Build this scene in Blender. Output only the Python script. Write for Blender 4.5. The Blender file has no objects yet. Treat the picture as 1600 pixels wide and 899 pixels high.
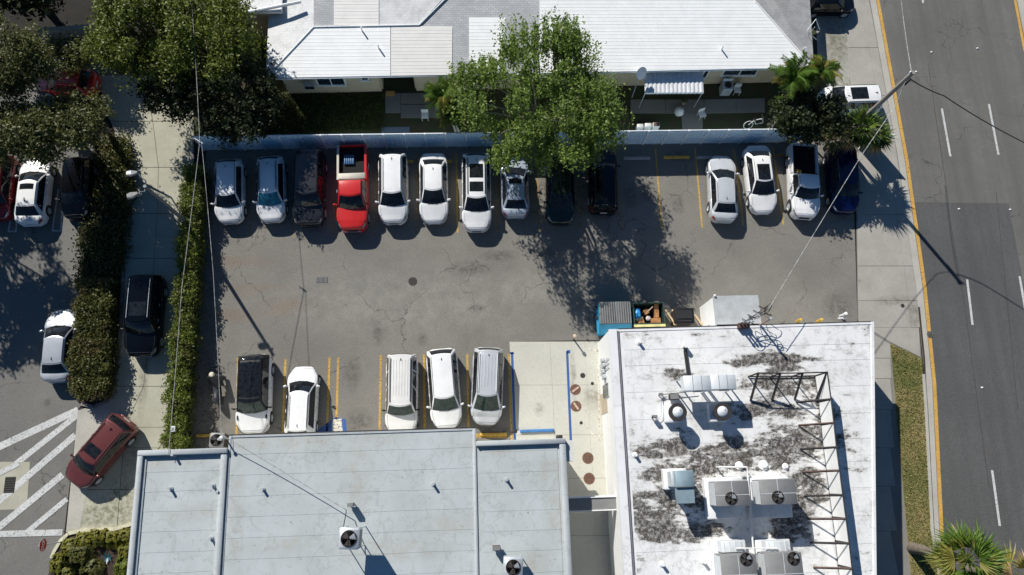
import bpy, math, random
import numpy as np
from mathutils import Vector, Matrix
C = bpy.context.scene.collection
rnd = random.Random(7)
R = math.radians
# ------------------------------------------------------------------ camera (drone 45 m up, tilted)
F, NX, NY, VX, CAMH = 1150.0, 750.0, 745.0, 648.0, 45.0
_dn = np.array([NX-800, -(NY-449.5), -F]); _dn /= np.linalg.norm(_dn)
_a = VX-800.0
_D = (-_dn[0]*_a+_dn[2]*F)/_dn[1]
_n = np.array([_a, _D, -F]); _n /= np.linalg.norm(_n)
_u = -_dn; _e = np.cross(_n, _u)
M3 = np.column_stack([_e, _n, _u])            # world -> camera
def g(px, py, z=0.0):
    """real ground/height-z position of something seen at that spot of the photograph"""
    d = M3.T @ np.array([px-800, 449.5-py, -F]); t = (z-CAMH)/d[2]
    return Vector((d[0]*t, d[1]*t, z))
cam = bpy.data.cameras.new('camera'); camo = bpy.data.objects.new('camera', cam); C.objects.link(camo)
m = Matrix([list(r) for r in M3.T]).to_4x4(); m.translation = Vector((0, 0, CAMH)); camo.matrix_world = m
cam.sensor_width = 36; cam.lens = 36*F/1600; cam.clip_end = 1500; cam.clip_start = 0.5
bpy.context.scene.camera = camo
# ------------------------------------------------------------------ sky, sun, exposure
SUN_EL, SH_AZ = 36.0, -57.0                     # elevation; direction shadows run, from east
world = bpy.data.worlds.new("World"); bpy.context.scene.world = world; world.use_nodes = True
wn = world.node_tree; bg = wn.nodes['Background']
sky = wn.nodes.new('ShaderNodeTexSky'); sky.sky_type = 'NISHITA'; sky.sun_disc = False; sky.ozone_density = 4.0; sky.dust_density = .3; sky.air_density = 1.0
sky.sun_elevation = R(SUN_EL); sky.sun_rotation = R(90-(SH_AZ+180))
hsv = wn.nodes.new('ShaderNodeHueSaturation'); hsv.inputs['Saturation'].default_value = 1.2; wn.links.new(sky.outputs[0], hsv.inputs['Color']); wn.links.new(hsv.outputs[0], bg.inputs[0]); bg.inputs[1].default_value = 0.058
sl = bpy.data.lights.new('sun', 'SUN'); sl.energy = 5.0; sl.angle = R(0.5); sl.color = (1.0, .965, .90)
so = bpy.data.objects.new('sun', sl); C.objects.link(so)
hd = Vector((math.cos(R(SH_AZ))*math.cos(R(SUN_EL)), math.sin(R(SH_AZ))*math.cos(R(SUN_EL)), -math.sin(R(SUN_EL))))
so.rotation_euler = hd.to_track_quat('-Z', 'Y').to_euler(); so.location = (0, 0, 60)
vs = bpy.context.scene.view_settings
vs.view_transform = 'Standard'; vs.look = 'None'; vs.gamma = 1; vs.use_curve_mapping = False; vs.exposure = 0.18
bpy.context.scene.cycles.max_bounces = 5
# ------------------------------------------------------------------ materials
class NT:
    def __init__(s, name):
        s.m = bpy.data.materials.new(name); s.m.use_nodes = True; s.t = s.m.node_tree
        s.b = s.t.nodes['Principled BSDF']
        s.geo = None
    def n(s, k, **kw):
        x = s.t.nodes.new(k)
        for a, v in kw.items(): setattr(x, a, v)
        return x
    def l(s, a, b): s.t.links.new(a, b)
    def pos(s):
        if s.geo is None: s.geo = s.n('ShaderNodeNewGeometry')
        return s.geo.outputs['Position']
    def noise(s, scale, detail=4, rough=.55, vec=None, stretch=None):
        x = s.n('ShaderNodeTexNoise'); x.inputs['Scale'].default_value = scale; x.inputs['Detail'].default_value = detail
        x.inputs['Roughness'].default_value = rough
        v = vec or s.pos()
        if stretch:
            mp = s.n('ShaderNodeMapping'); mp.inputs['Scale'].default_value = stretch; s.l(v, mp.inputs[0]); v = mp.outputs[0]
        s.l(v, x.inputs['Vector']); return x.outputs['Fac']
    def ramp(s, fac, lo, hi, a=0.0, b=1.0):
        x = s.n('ShaderNodeMapRange'); s.l(fac, x.inputs[0])
        for i, v in enumerate((lo, hi, a, b)): x.inputs[i+1].default_value = v
        return x.outputs[0]
    def math(s, op, a, b=None):
        x = s.n('ShaderNodeMath', operation=op)
        for i, v in enumerate((a, b)):
            if v is None: continue
            if isinstance(v, (int, float)): x.inputs[i].default_value = v
            else: s.l(v, x.inputs[i])
        return x.outputs[0]
    def mix(s, fac, a, b):
        x = s.n('ShaderNodeMix', data_type='RGBA')
        for i, v in ((0, fac), (6, a), (7, b)):
            if isinstance(v, (int, float)): x.inputs[i].default_value = v
            elif isinstance(v, (tuple, list)): x.inputs[i].default_value = (*v[:3], 1)
            else: s.l(v, x.inputs[i])
        return x.outputs[2]
    def col(s, c): s.l(c, s.b.inputs['Base Color'])
    def bump(s, h, st=.3, dist=.02):
        x = s.n('ShaderNodeBump'); x.inputs['Strength'].default_value = st; x.inputs['Distance'].default_value = dist
        s.l(h, x.inputs['Height']); s.l(x.outputs[0], s.b.inputs['Normal'])
    def blobs(s, lst):
        """soft mask around worn or stained spots: (x, y, rx, ry)"""
        out = None
        for (x, y, rx, ry) in lst:
            mp = s.n('ShaderNodeMapping'); mp.inputs['Location'].default_value = (-x/rx, -y/ry, 0)
            mp.inputs['Scale'].default_value = (1/rx, 1/ry, 0); s.l(s.pos(), mp.inputs[0])
            ln = s.n('ShaderNodeVectorMath', operation='LENGTH'); s.l(mp.outputs[0], ln.inputs[0])
            r = s.ramp(ln.outputs['Value'], 1.15, .35)
            out = r if out is None else s.math('MAXIMUM', out, r)
        return out
MAT = {}
def mat(name, c, rough=.7, metal=0., var=.12, scale=3., fine=0., coat=0., spec=.5, bump=0., stretch=None):
    if name in MAT: return MAT[name]
    k = NT(name); k.b.inputs['Roughness'].default_value = rough; k.b.inputs['Metallic'].default_value = metal
    k.b.inputs['Specular IOR Level'].default_value = spec
    if coat: k.b.inputs['Coat Weight'].default_value = coat; k.b.inputs['Coat Roughness'].default_value = .04
    if var:
        lo = tuple(x*(1-var) for x in c); hi = tuple(min(1, x*(1+var)) for x in c)
        f = k.ramp(k.noise(scale, 5, .6, stretch=stretch), .3, .7)
        cc = k.mix(f, lo, hi)
        if fine:
            f2 = k.ramp(k.noise(45, 2, .7), .35, .65)
            cc = k.mix(k.math('MULTIPLY', f2, fine), cc, tuple(x*.45 for x in c))
        k.col(cc)
    else: k.b.inputs['Base Color'].default_value = (*c, 1)
    if bump: k.bump(k.noise(30, 4, .7), bump)
    MAT[name] = k.m; return k.m
def gb(px, py, rx, ry, z=0):
    p = g(px, py, z); return (p.x, p.y, rx/23.5, ry/22.)
def asphalt(name, base, tint, blobs=(), light=(), cracks=True, streak=None, rust=()):
    k = NT(name); k.b.inputs['Roughness'].default_value = .9; k.b.inputs['Specular IOR Level'].default_value = .25
    c = k.mix(k.ramp(k.noise(.22, 5, .6), .35, .68), base, tint)
    c = k.mix(k.math('MULTIPLY', k.ramp(k.noise(1.6, 6, .7), .4, .7), .3), c, tuple(x*.74 for x in base))
    if streak: c = k.mix(k.math('MULTIPLY', k.ramp(k.noise(1.0, 4, .6, stretch=streak), .38, .66), .75), c, tuple(x*.60 for x in base))
    if light: c = k.mix(k.math('MULTIPLY', k.math('MULTIPLY', k.blobs(light), k.ramp(k.noise(1.3, 6, .7), .3, .6)), .6), c, (.36, .35, .3))
    if blobs: c = k.mix(k.math('MULTIPLY', k.math('MULTIPLY', k.blobs(blobs), k.ramp(k.noise(3.2, 5, .75), .34, .62)), .72), c, (.055, .05, .045))
    if cracks:
        v = k.n('ShaderNodeTexVoronoi', feature='DISTANCE_TO_EDGE'); v.inputs['Scale'].default_value = .22
        wv = k.n('ShaderNodeVectorMath', operation='ADD'); nn = k.n('ShaderNodeTexNoise'); nn.inputs['Scale'].default_value = .8
        nn.inputs['Detail'].default_value = 5
        k.l(k.pos(), nn.inputs['Vector']); k.l(k.pos(), wv.inputs[0])
        sc = k.n('ShaderNodeVectorMath', operation='SCALE'); sc.inputs['Scale'].default_value = 1.7
        k.l(nn.outputs['Color'], sc.inputs[0]); k.l(sc.outputs[0], wv.inputs[1]); k.l(wv.outputs[0], v.inputs['Vector'])
        cr = k.ramp(v.outputs['Distance'], .007, .002)
        cr = k.math('MULTIPLY', cr, k.ramp(k.noise(.3, 2), .44, .54))
        c = k.mix(k.math('MULTIPLY', cr, .75), c, (.05, .048, .045))
    if rust: c = k.mix(k.math('MULTIPLY', k.math('MULTIPLY', k.blobs(rust), k.ramp(k.noise(.9, 5, .6, stretch=(.5, 1.6, 1)), .35, .6)), .45), c, (.24, .16, .10))
    c = k.mix(k.math('MULTIPLY', k.ramp(k.noise(.55, 8, .75), .44, .60), .28), c, tuple(x*.62 for x in base))
    gr = k.noise(38, 3, .8)
    c = k.mix(k.math('MULTIPLY', k.ramp(gr, .48, .72), .5), c, (.05, .05, .05))
    c = k.mix(k.math('MULTIPLY', k.ramp(gr, .47, .28), .4), c, (.46, .45, .42))
    sp = k.noise(5.5, 3, .6); c = k.mix(k.math('MULTIPLY', k.ramp(sp, .69, .73), .8), c, (.05, .048, .045)); c = k.mix(k.math('MULTIPLY', k.ramp(k.noise(12, 4, .8), .42, .62), .28), c, (.06, .06, .055))
    k.col(c); k.bump(gr, .35, .01); MAT[name] = k.m; return k.m
lot_asph = asphalt('lot_asphalt', (.262, .246, .214), (.200, .190, .168),
    blobs=[gb(550, 585, 14, 24), gb(590, 520, 9, 18), gb(560, 660, 22, 18), gb(745, 482, 16, 6), gb(735, 420, 34, 12), gb(780, 400, 30, 9), gb(1310, 480, 26, 24), gb(940, 330, 30, 14), gb(1065, 245, 26, 10), gb(985, 305, 14, 22), gb(660, 530, 8, 10), gb(770, 672, 30, 8), gb(345, 648, 14, 16), gb(485, 620, 5, 22), gb(628, 640, 12, 16), gb(560, 330, 10, 8), gb(490, 345, 10, 8), gb(680, 335, 9, 8), gb(1010, 300, 12, 20), gb(1060, 320, 10, 16), gb(1125, 340, 10, 12), gb(850, 395, 26, 10), gb(700, 560, 9, 10)],
    rust=[gb(370, 410, 60, 14), gb(350, 492, 60, 16), gb(440, 478, 44, 20), gb(395, 455, 60, 12)],
    light=[gb(640, 470, 230, 54), gb(918, 495, 18, 20), gb(830, 450, 90, 30)])
clay_light = None
road_asph = asphalt('road_asphalt', (.190, .184, .170), (.138, .134, .125), streak=(1.1, .035, 1))
road_dark = asphalt('road_overlay_asphalt', (.125, .124, .123), (.088, .088, .088), streak=(1.1, .03, 1), cracks=False)
west_asph = asphalt('west_lot_asphalt', (.22, .212, .19), (.165, .16, .148), blobs=[gb(74, 630, 6, 6)])
def concrete(name, base, stains=(), grass=(), var=.1, dark=.5):
    k = NT(name); k.b.inputs['Roughness'].default_value = .88; k.b.inputs['Specular IOR Level'].default_value = .3
    c = k.mix(k.ramp(k.noise(.7, 6, .65), .32, .7), base, tuple(x*(1-var*2) for x in base))
    c = k.mix(k.math('MULTIPLY', k.ramp(k.noise(6, 5, .75), .52, .72), .35), c, tuple(x*dark for x in base))
    if stains: c = k.mix(k.math('MULTIPLY', k.math('MULTIPLY', k.blobs(stains), k.ramp(k.noise(2.6, 6, .75), .36, .62)), .6), c, (.11, .095, .07))
    if grass: c = k.mix(k.math('MULTIPLY', k.math('MULTIPLY', k.blobs(grass), k.ramp(k.noise(3, 6, .8), .42, .6)), .75), c, (.11, .11, .055))
    gr = k.noise(40, 3, .8); c = k.mix(k.math('MULTIPLY', k.ramp(gr, .55, .8), .3), c, tuple(x*.4 for x in base))
    k.col(c); k.bump(gr, .2, .01); MAT[name] = k.m; return k.m
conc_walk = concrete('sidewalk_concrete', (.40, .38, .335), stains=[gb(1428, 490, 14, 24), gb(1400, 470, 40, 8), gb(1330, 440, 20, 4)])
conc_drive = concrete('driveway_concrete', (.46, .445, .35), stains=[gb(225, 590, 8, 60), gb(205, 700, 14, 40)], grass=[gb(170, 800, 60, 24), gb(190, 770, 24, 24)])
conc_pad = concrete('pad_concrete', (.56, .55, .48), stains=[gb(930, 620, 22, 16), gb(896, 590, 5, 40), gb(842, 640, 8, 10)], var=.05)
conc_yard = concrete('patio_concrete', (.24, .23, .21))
conc_curb = concrete('kerb_concrete', (.48, .46, .40))
conc_old = concrete('weathered_apron_concrete', (.42, .41, .36), grass=[gb(1310, 60, 30, 60), gb(1315, 130, 20, 20)], stains=[gb(1300, 70, 24, 40)])
shade_soil = mat('shade_soil', (.020, .017, .013), .95, var=.4, scale=1.5, fine=.5)  # deep shade of the north-west corner is put into the earth colour
mulch = mat('mulch', (.06, .04, .028), .95, var=.35, scale=4, fine=.5)
kg = NT('lawn_grass'); kg.b.inputs['Roughness'].default_value = .9
_c = kg.mix(kg.ramp(kg.noise(.45, 5, .7), .38, .6), (.12, .145, .035), (.30, .24, .10))
_c = kg.mix(kg.math('MULTIPLY', kg.ramp(kg.noise(14, 4, .8), .45, .7), .7), _c, (.03, .035, .012)); kg.col(_c); kg.bump(kg.noise(30, 4, .8), .7, .04)
lawn_m = kg.m
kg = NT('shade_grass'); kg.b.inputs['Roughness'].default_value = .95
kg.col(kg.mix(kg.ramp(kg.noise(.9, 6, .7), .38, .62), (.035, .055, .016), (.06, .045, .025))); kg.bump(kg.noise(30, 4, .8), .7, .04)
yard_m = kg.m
def worn_paint(name, c, wear=.5, under=(.2, .19, .17)):
    k = NT(name); k.b.inputs['Roughness'].default_value = .75
    f = k.ramp(k.noise(9, 6, .75), wear-.06, wear+.08)
    k.col(k.mix(k.ramp(k.noise(1.1, 5, .6), .35, .7), c, tuple(x*.78 for x in c)))
    tr = k.n('ShaderNodeBsdfTransparent'); ms = k.n('ShaderNodeMixShader')
    k.l(f, ms.inputs[0]); k.l(k.b.outputs[0], ms.inputs[1]); k.l(tr.outputs[0], ms.inputs[2])
    k.l(ms.outputs[0], k.t.nodes['Material Output'].inputs['Surface']); MAT[name] = k.m; return k.m
yellow = worn_paint('yellow_line_paint', (.58, .36, .07), .56)
yellow_road = worn_paint('yellow_edge_paint', (.64, .37, .08), .60)
white_line = worn_paint('white_line_paint', (.62, .62, .6), .59)
white_worn = worn_paint('worn_white_paint', (.62, .62, .6), .57)
blue_paint = worn_paint('blue_line_paint', (.035, .11, .34), .62)
pale_paint = worn_paint('faded_pale_paint', (.7, .66, .56), .55)
ghost_yel = worn_paint('faded_yellow_paint', (.4, .25, .09), .52)
yel_solid = mat('yellow_concrete_paint', (.58, .36, .06), .7, var=.3, scale=5)
blu_solid = mat('blue_concrete_paint', (.05, .18, .42), .6, var=.2, scale=5)
grey_stop = mat('bare_wheel_stop_concrete', (.36, .37, .38), .85, var=.2, scale=5)
def roof_paint(name, base, blobs=(), brown=(), dirt=.35, sp=.15):
    k = NT(name); k.b.inputs['Roughness'].default_value = .7; k.b.inputs['Specular IOR Level'].default_value = .3
    c = k.mix(k.ramp(k.noise(.5, 6, .6), .3, .7), base, tuple(x*.84 for x in base))
    td = k.math('ABSOLUTE', k.math('SUBTRACT', k.noise(.45, 5, .55), .5)); c = k.mix(k.math('MULTIPLY', k.ramp(td, .014, .004), .22), c, (.25, .24, .21))
    c = k.mix(k.math('MULTIPLY', k.ramp(k.noise(2.5, 6, .7, stretch=(1, .5, 1)), .53, .75), dirt), c, (.30, .29, .26))
    if brown: c = k.mix(k.math('MULTIPLY', k.math('MULTIPLY', k.blobs(brown), k.ramp(k.noise(1.4, 6, .75), .34, .58)), .4), c, (.36, .33, .26))
    if blobs:
        bm = k.blobs(blobs); nn = k.math('ADD', k.noise(1.3, 10, .74, stretch=(.6, 1.25, 1)), k.math('MULTIPLY', bm, .215))
        f = k.ramp(nn, .60, .66); f = k.math('MULTIPLY', f, k.ramp(k.noise(5, 6, .8), .36, .54, .3, 1))
        c = k.mix(k.math('MULTIPLY', k.ramp(nn, .52, .64), .35), c, (.33, .30, .25))
        c = k.mix(k.math('MULTIPLY', f, .95), c, k.mix(k.ramp(k.noise(3.5, 5, .7), .4, .62), (.012, .011, .010), (.07, .055, .038)))
    c = k.mix(k.math('MULTIPLY', k.ramp(k.noise(5.5, 3, .6), .66, .70), sp), c, (.16, .15, .13))
    k.col(c); k.bump(k.noise(5, 6, .7), .12, .03); MAT[name] = k.m; return k.m
ZR, ZL = 4.1, 4.9
def rb(px, py, rx, ry): return gb(px, py, rx, ry, ZR)
roofR = roof_paint('aged_white_roof_coating', (.80, .80, .79), [rb(1200, 562, 75, 12), rb(1060, 585, 22, 10), rb(1225, 600, 70, 26), rb(1200, 640, 80, 14), rb(1270, 690, 60, 30), rb(1150, 712, 90, 26), rb(1085, 760, 34, 50), rb(1020, 780, 60, 26), rb(1060, 830, 95, 16), rb(1215, 705, 60, 34), rb(1260, 770, 32, 50), rb(1040, 700, 60, 18), rb(1290, 650, 24, 30), rb(1240, 820, 40, 30), rb(1040, 740, 40, 24), rb(1025, 810, 60, 20)], dirt=.5, sp=.4)
roofR_clean = roof_paint('white_roof_coating', (.81, .81, .81), dirt=.15)
roofL = roof_paint('pale_grey_roof_coating', (.49, .53, .53), brown=[gb(475, 685, 50, 22, ZL), gb(595, 682, 34, 18, ZL), gb(855, 740, 22, 22, ZL), gb(870, 800, 18, 40, ZL), gb(560, 740, 20, 60, ZL), gb(770, 700, 60, 12, ZL), gb(400, 690, 60, 14, ZL), gb(610, 860, 90, 14, ZL), gb(300, 800, 50, 12, ZL), gb(260, 725, 50, 9, ZL), gb(700, 820, 40, 16, ZL), gb(450, 850, 60, 10, ZL), gb(370, 800, 10, 80, ZL), gb(830, 880, 40, 20, ZL)], dirt=.4, sp=.5)
parapet_m = roof_paint('pale_parapet_coating', (.45, .48, .49), dirt=.5, sp=.5)
wall_white = mat('white_wall_paint', (.82, .82, .80), .75, var=.05, scale=2, bump=.1)
wall_cream = mat('cream_wall_paint', (.58, .47, .31), .8, var=.08, scale=2, bump=.1)
wall_tan = mat('tan_wall_paint', (.48, .40, .28), .8, var=.1, scale=2, bump=.1)
wall_L = mat('pale_wall_paint', (.62, .62, .58), .8, var=.06)
metal_roof = mat('white_metal_roofing', (.88, .89, .87), .5, var=.05, scale=1.2)
metal_roof2 = mat('cream_metal_roofing', (.78, .76, .72), .5, var=.05, scale=1.2)
k = NT('grey_shingles'); br = k.n('ShaderNodeTexBrick'); mp = k.n('ShaderNodeMapping'); mp.inputs['Scale'].default_value = (1, 1, 1)
k.l(k.pos(), mp.inputs[0]); k.l(mp.outputs[0], br.inputs['Vector']); br.inputs['Scale'].default_value = 1
br.inputs['Brick Width'].default_value = .3; br.inputs['Row Height'].default_value = .15; br.inputs['Mortar Size'].default_value = .012
br.inputs['Color1'].default_value = (.43, .44, .45, 1); br.inputs['Color2'].default_value = (.52, .53, .53, 1); br.inputs['Mortar'].default_value = (.31, .32, .33, 1)
k.col(k.mix(k.math('MULTIPLY', k.ramp(k.noise(.8, 6, .7), .4, .65), .5), br.outputs['Color'], (.30, .31, .32))); k.b.inputs['Roughness'].default_value = .85
shingle = k.m
k2 = NT('painted_shingles'); br = k2.n('ShaderNodeTexBrick'); k2.l(k2.pos(), br.inputs['Vector']); br.inputs['Scale'].default_value = 1
br.inputs['Brick Width'].default_value = .35; br.inputs['Row Height'].default_value = .2; br.inputs['Mortar Size'].default_value = .014
br.inputs['Color1'].default_value = (.70, .70, .69, 1); br.inputs['Color2'].default_value = (.74, .74, .73, 1); br.inputs['Mortar'].default_value = (.62, .63, .63, 1)
k2.col(k2.mix(k2.math('MULTIPLY', k2.ramp(k2.noise(1.1, 6, .75), .45, .68), .7), br.outputs['Color'], (.42, .42, .42))); k2.b.inputs['Roughness'].default_value = .85
shingle_w = k2.m
black = mat('black_trim', (.014, .014, .015), .55, var=0)
black_metal = mat('black_steel', (.03, .026, .025), .6, var=.3, scale=4)
rust_metal = mat('brown_steel', (.09, .05, .04), .7, var=.3, scale=4)
rubber = mat('tyre_rubber', (.02, .02, .021), .85, var=0)
chrome = mat('bright_metal', (.6, .61, .63), .3, .8, var=0)
galv = mat('galvanised_metal', (.50, .53, .55), .45, .3, var=.12, scale=5)
galv_pale = mat('pale_sheet_metal', (.66, .69, .70), .5, .1, var=.08, scale=3)
hvac = mat('grey_unit_casing', (.22, .22, .215), .55, .1, var=.08, scale=3)
hood_blue = mat('blue_grey_hood_metal', (.27, .36, .40), .5, .15, var=.1, scale=3)
pvc = mat('white_pipe', (.8, .8, .79), .4, var=0)
fence_m = mat('blue_white_fence_metal', (.66, .84, .99), .5, .05, var=.08, scale=1.5)
fence_post = mat('pale_fence_post', (.84, .87, .9), .5, var=0)
wood_pole = mat('grey_utility_pole', (.27, .25, .22), .85, var=.2, scale=6, stretch=(6, 6, .5))
steel_pole = mat('dark_lamp_pole', (.16, .175, .18), .5, .3, var=.15, scale=3)
wire_dark = mat('dark_cable', (.03, .03, .03), .6, var=0)
wire_pale = mat('pale_cable', (.36, .36, .35), .5, var=.6, scale=5)
bark = mat('bark', (.17, .14, .11), .9, var=.3, scale=6)
bark_pale = mat('pale_bark', (.33, .30, .25), .9, var=.2, scale=6)
cast_iron = mat('rusty_manhole_iron', (.17, .09, .06), .8, .2, var=.35, scale=9)
iron_dark = mat('dark_iron', (.06, .055, .05), .8, .2, var=.3, scale=9)
void = mat('dark_void', (.006, .006, .007), .9, var=0)
red_light = mat('red_lamp_lens', (.35, .02, .02), .2, var=0, coat=.5)
clear_light = mat('headlight_lens', (.45, .47, .5), .12, .3, var=0, coat=1)
glass_k = {}
def glass(c):
    if c in glass_k: return glass_k[c]
    m_ = mat('glass_%d' % len(glass_k), c, .04, 0, var=.6, scale=4.5, coat=0, spec=.45); glass_k[c] = m_; return m_
gl_dark = glass((.012, .014, .017)); gl_green = glass((.028, .05, .042)); gl_blue_reflection = glass((.03, .17, .24)); gl_mid = glass((.02, .03, .04))  # the blue glass carries a windscreen reflection in its colour
def leaf_mat(name, a, b, tr=.35, dry=0):
    k = NT(name); k.b.inputs['Roughness'].default_value = .5; k.b.inputs['Specular IOR Level'].default_value = .35
    k.pos(); c = k.mix(k.geo.outputs['Random Per Island'], a, b)
    c = k.mix(k.math('MULTIPLY', k.ramp(k.noise(.5, 3), .4, .65), .5), c, tuple((x+y)*.36 for x, y in zip(a, b)))
    if dry: c = k.mix(k.math('MULTIPLY', k.ramp(k.noise(.9, 4, .7), .52, .64), dry), c, (.14, .10, .05))
    k.col(c); t = k.n('ShaderNodeBsdfTranslucent'); k.l(c, t.inputs[0]); ms = k.n('ShaderNodeMixShader'); ms.inputs[0].default_value = tr
    k.l(k.b.outputs[0], ms.inputs[1]); k.l(t.outputs[0], ms.inputs[2]); k.l(ms.outputs[0], k.t.nodes['Material Output'].inputs['Surface'])
    return k.m
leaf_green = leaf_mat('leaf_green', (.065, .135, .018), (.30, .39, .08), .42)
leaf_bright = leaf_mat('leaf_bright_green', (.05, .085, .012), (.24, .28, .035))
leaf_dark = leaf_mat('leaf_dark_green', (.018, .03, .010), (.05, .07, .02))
leaf_olive = leaf_mat('leaf_olive', (.055, .068, .018), (.20, .205, .06))
leaf_hedge = leaf_mat('leaf_hedge', (.07, .12, .015), (.27, .30, .05), dry=.55)
leaf_hedge2 = leaf_mat('leaf_hedge_dark', (.05, .068, .014), (.17, .165, .04), dry=.6)
leaf_yellow = leaf_mat('leaf_yellow_green', (.11, .13, .02), (.30, .27, .04))
frond_g = leaf_mat('frond_green', (.07, .15, .02), (.19, .30, .05))
frond_y = leaf_mat('frond_yellow_green', (.2, .22, .04), (.42, .36, .09))
frond_dry = leaf_mat('frond_dry', (.32, .2, .08), (.5, .36, .18), .2)
blade_m = leaf_mat('grass_blade', (.13, .16, .03), (.42, .34, .14), .3)
# ------------------------------------------------------------------ mesh helpers
class MB:
    def __init__(s): s.v = []; s.f = []; s.mi = []; s.k = 0
    def add(s, vs, fs, mi=None):
        o = len(s.v); s.v += [tuple(p) for p in vs]; s.f += [tuple(i+o for i in f) for f in fs]; s.mi += [s.k if mi is None else mi]*len(fs); return s
    def box(s, x0, x1, y0, y1, z0, z1, bev=0, T=None):
        if x0 > x1: x0, x1 = x1, x0
        if y0 > y1: y0, y1 = y1, y0
        if bev:
            b = bev; vs = []
            for z, i in ((z0, 0), (z1-b, 0), (z1, b)):
                vs += [(x0+i+b, y0+i, z), (x1-i-b, y0+i, z), (x1-i, y0+i+b, z), (x1-i, y1-i-b, z), (x1-i-b, y1-i, z), (x0+i+b, y1-i, z), (x0+i, y1-i-b, z), (x0+i, y0+i+b, z)]
            fs = [tuple(range(7, -1, -1)), tuple(range(16, 24))]
            for r in (0, 8):
                for i in range(8): fs.append((r+i, r+(i+1) % 8, r+8+(i+1) % 8, r+8+i))
        else:
            vs = [(x, y, z) for z in (z0, z1) for x, y in ((x0, y0), (x1, y0), (x1, y1), (x0, y1))]
            fs = [(3, 2, 1, 0), (4, 5, 6, 7), (0, 1, 5, 4), (1, 2, 6, 5), (2, 3, 7, 6), (3, 0, 4, 7)]
        if T is not None: vs = [T @ Vector(p) for p in vs]
        return s.add(vs, fs)
    def prism(s, pts, z0, z1):
        n = len(pts); ar = sum(pts[i][0]*pts[(i+1) % n][1]-pts[(i+1) % n][0]*pts[i][1] for i in range(n))
        if ar < 0: pts = pts[::-1]
        vs = [(p[0], p[1], z0) for p in pts]+[(p[0], p[1], z1) for p in pts]
        fs = [tuple(range(n-1, -1, -1)), tuple(range(n, 2*n))]+[(i, (i+1) % n, n+(i+1) % n, n+i) for i in range(n)]
        return s.add(vs, fs)
    def sheet(s, pts, z):
        n = len(pts); ar = sum(pts[i][0]*pts[(i+1) % n][1]-pts[(i+1) % n][0]*pts[i][1] for i in range(n))
        if ar < 0: pts = pts[::-1]
        return s.add([(p[0], p[1], z) for p in pts], [tuple(range(n))])
    def tube(s, pts, r, n=8, cap=True):
        pts = [Vector(p) for p in pts]; rr = r if isinstance(r, (list, tuple)) else [r]*len(pts)
        vs = []; fs = []
        for i, p in enumerate(pts):
            d = (pts[min(i+1, len(pts)-1)]-pts[max(i-1, 0)]).normalized()
            a = d.cross(Vector((0, 0, 1)) if abs(d.z) < .95 else Vector((1, 0, 0))).normalized(); b = d.cross(a)
            for j in range(n):
                t = 2*math.pi*j/n; vs.append(p+(a*math.cos(t)+b*math.sin(t))*rr[i])
        for i in range(len(pts)-1):
            for j in range(n): fs.append((i*n+j, i*n+(j+1) % n, (i+1)*n+(j+1) % n, (i+1)*n+j))
        if cap: fs.append(tuple(range(n-1, -1, -1))); fs.append(tuple(range((len(pts)-1)*n, len(pts)*n)))
        return s.add(vs, fs)
    def lathe(s, prof, n=24, c=(0, 0, 0), axis='z'):
        vs = []; fs = []
        for (r, z) in prof:
            for j in range(n):
                t = 2*math.pi*j/n; x, y = r*math.cos(t), r*math.sin(t)
                vs.append((c[0]+x, c[1]+y, c[2]+z) if axis == 'z' else (c[0]+x, c[1]+z, c[2]+y))
        for i in range(len(prof)-1):
            for j in range(n): fs.append((i*n+j, i*n+(j+1) % n, (i+1)*n+(j+1) % n, (i+1)*n+j))
        if prof[0][0] > 1e-4: fs.append(tuple(range(n-1, -1, -1)))
        if prof[-1][0] > 1e-4: fs.append(tuple(range((len(prof)-1)*n, len(prof)*n)))
        return s.add(vs, fs)
    def grid(s, P, nu, nv, flip=False):
        fs = []
        for i in range(nu-1):
            for j in range(nv-1):
                q = (i*nv+j, (i+1)*nv+j, (i+1)*nv+j+1, i*nv+j+1); fs.append(q[::-1] if flip else q)
        return s.add(P, fs)
    def build(s, name, m, parent=None, smooth=None, world=True, link=True):
        me = bpy.data.meshes.new(name); vs = s.v
        if parent is not None and world:
            L = parent.location; vs = [(a-L.x, b-L.y, c-L.z) for a, b, c in vs]
        me.from_pydata(vs, [], s.f)
        ms = m if isinstance(m, (list, tuple)) else [m]
        for x in ms: me.materials.append(x)
        if len(ms) > 1: me.polygons.foreach_set('material_index', s.mi)
        if smooth:
            me.polygons.foreach_set('use_smooth', [True]*len(me.polygons)); me.set_sharp_from_angle(angle=R(smooth))
        me.update()
        return put(name, me, parent) if link else me
def put(name, me, parent=None, loc=None):
    o = bpy.data.objects.new(name, me); C.objects.link(o)
    if parent is not None: o.parent = parent
    if loc is not None: o.location = loc
    return o
def tag(o, label=None, cat=None, group=None, kind=None):
    if label: o['label'] = label
    if cat: o['category'] = cat
    if group: o['group'] = group
    if kind: o['kind'] = kind
    return o
def thing(name, label, cat, loc, rz=0, group=None):
    o = bpy.data.objects.new(name, None); C.objects.link(o); o.location = loc; o.rotation_euler = (0, 0, rz); o.empty_display_size = .3
    return tag(o, label, cat, group)
def struct(name, mb, m, label=None, parent=None, **kw):
    o = mb.build(name, m, parent, **kw)
    if parent is None: tag(o, label, None, None, 'structure')
    return o
def gp(pts, z=0.): return [g(x, y, z) for x, y in pts]
def lerp(a, b, t): return a+(b-a)*t
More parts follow.
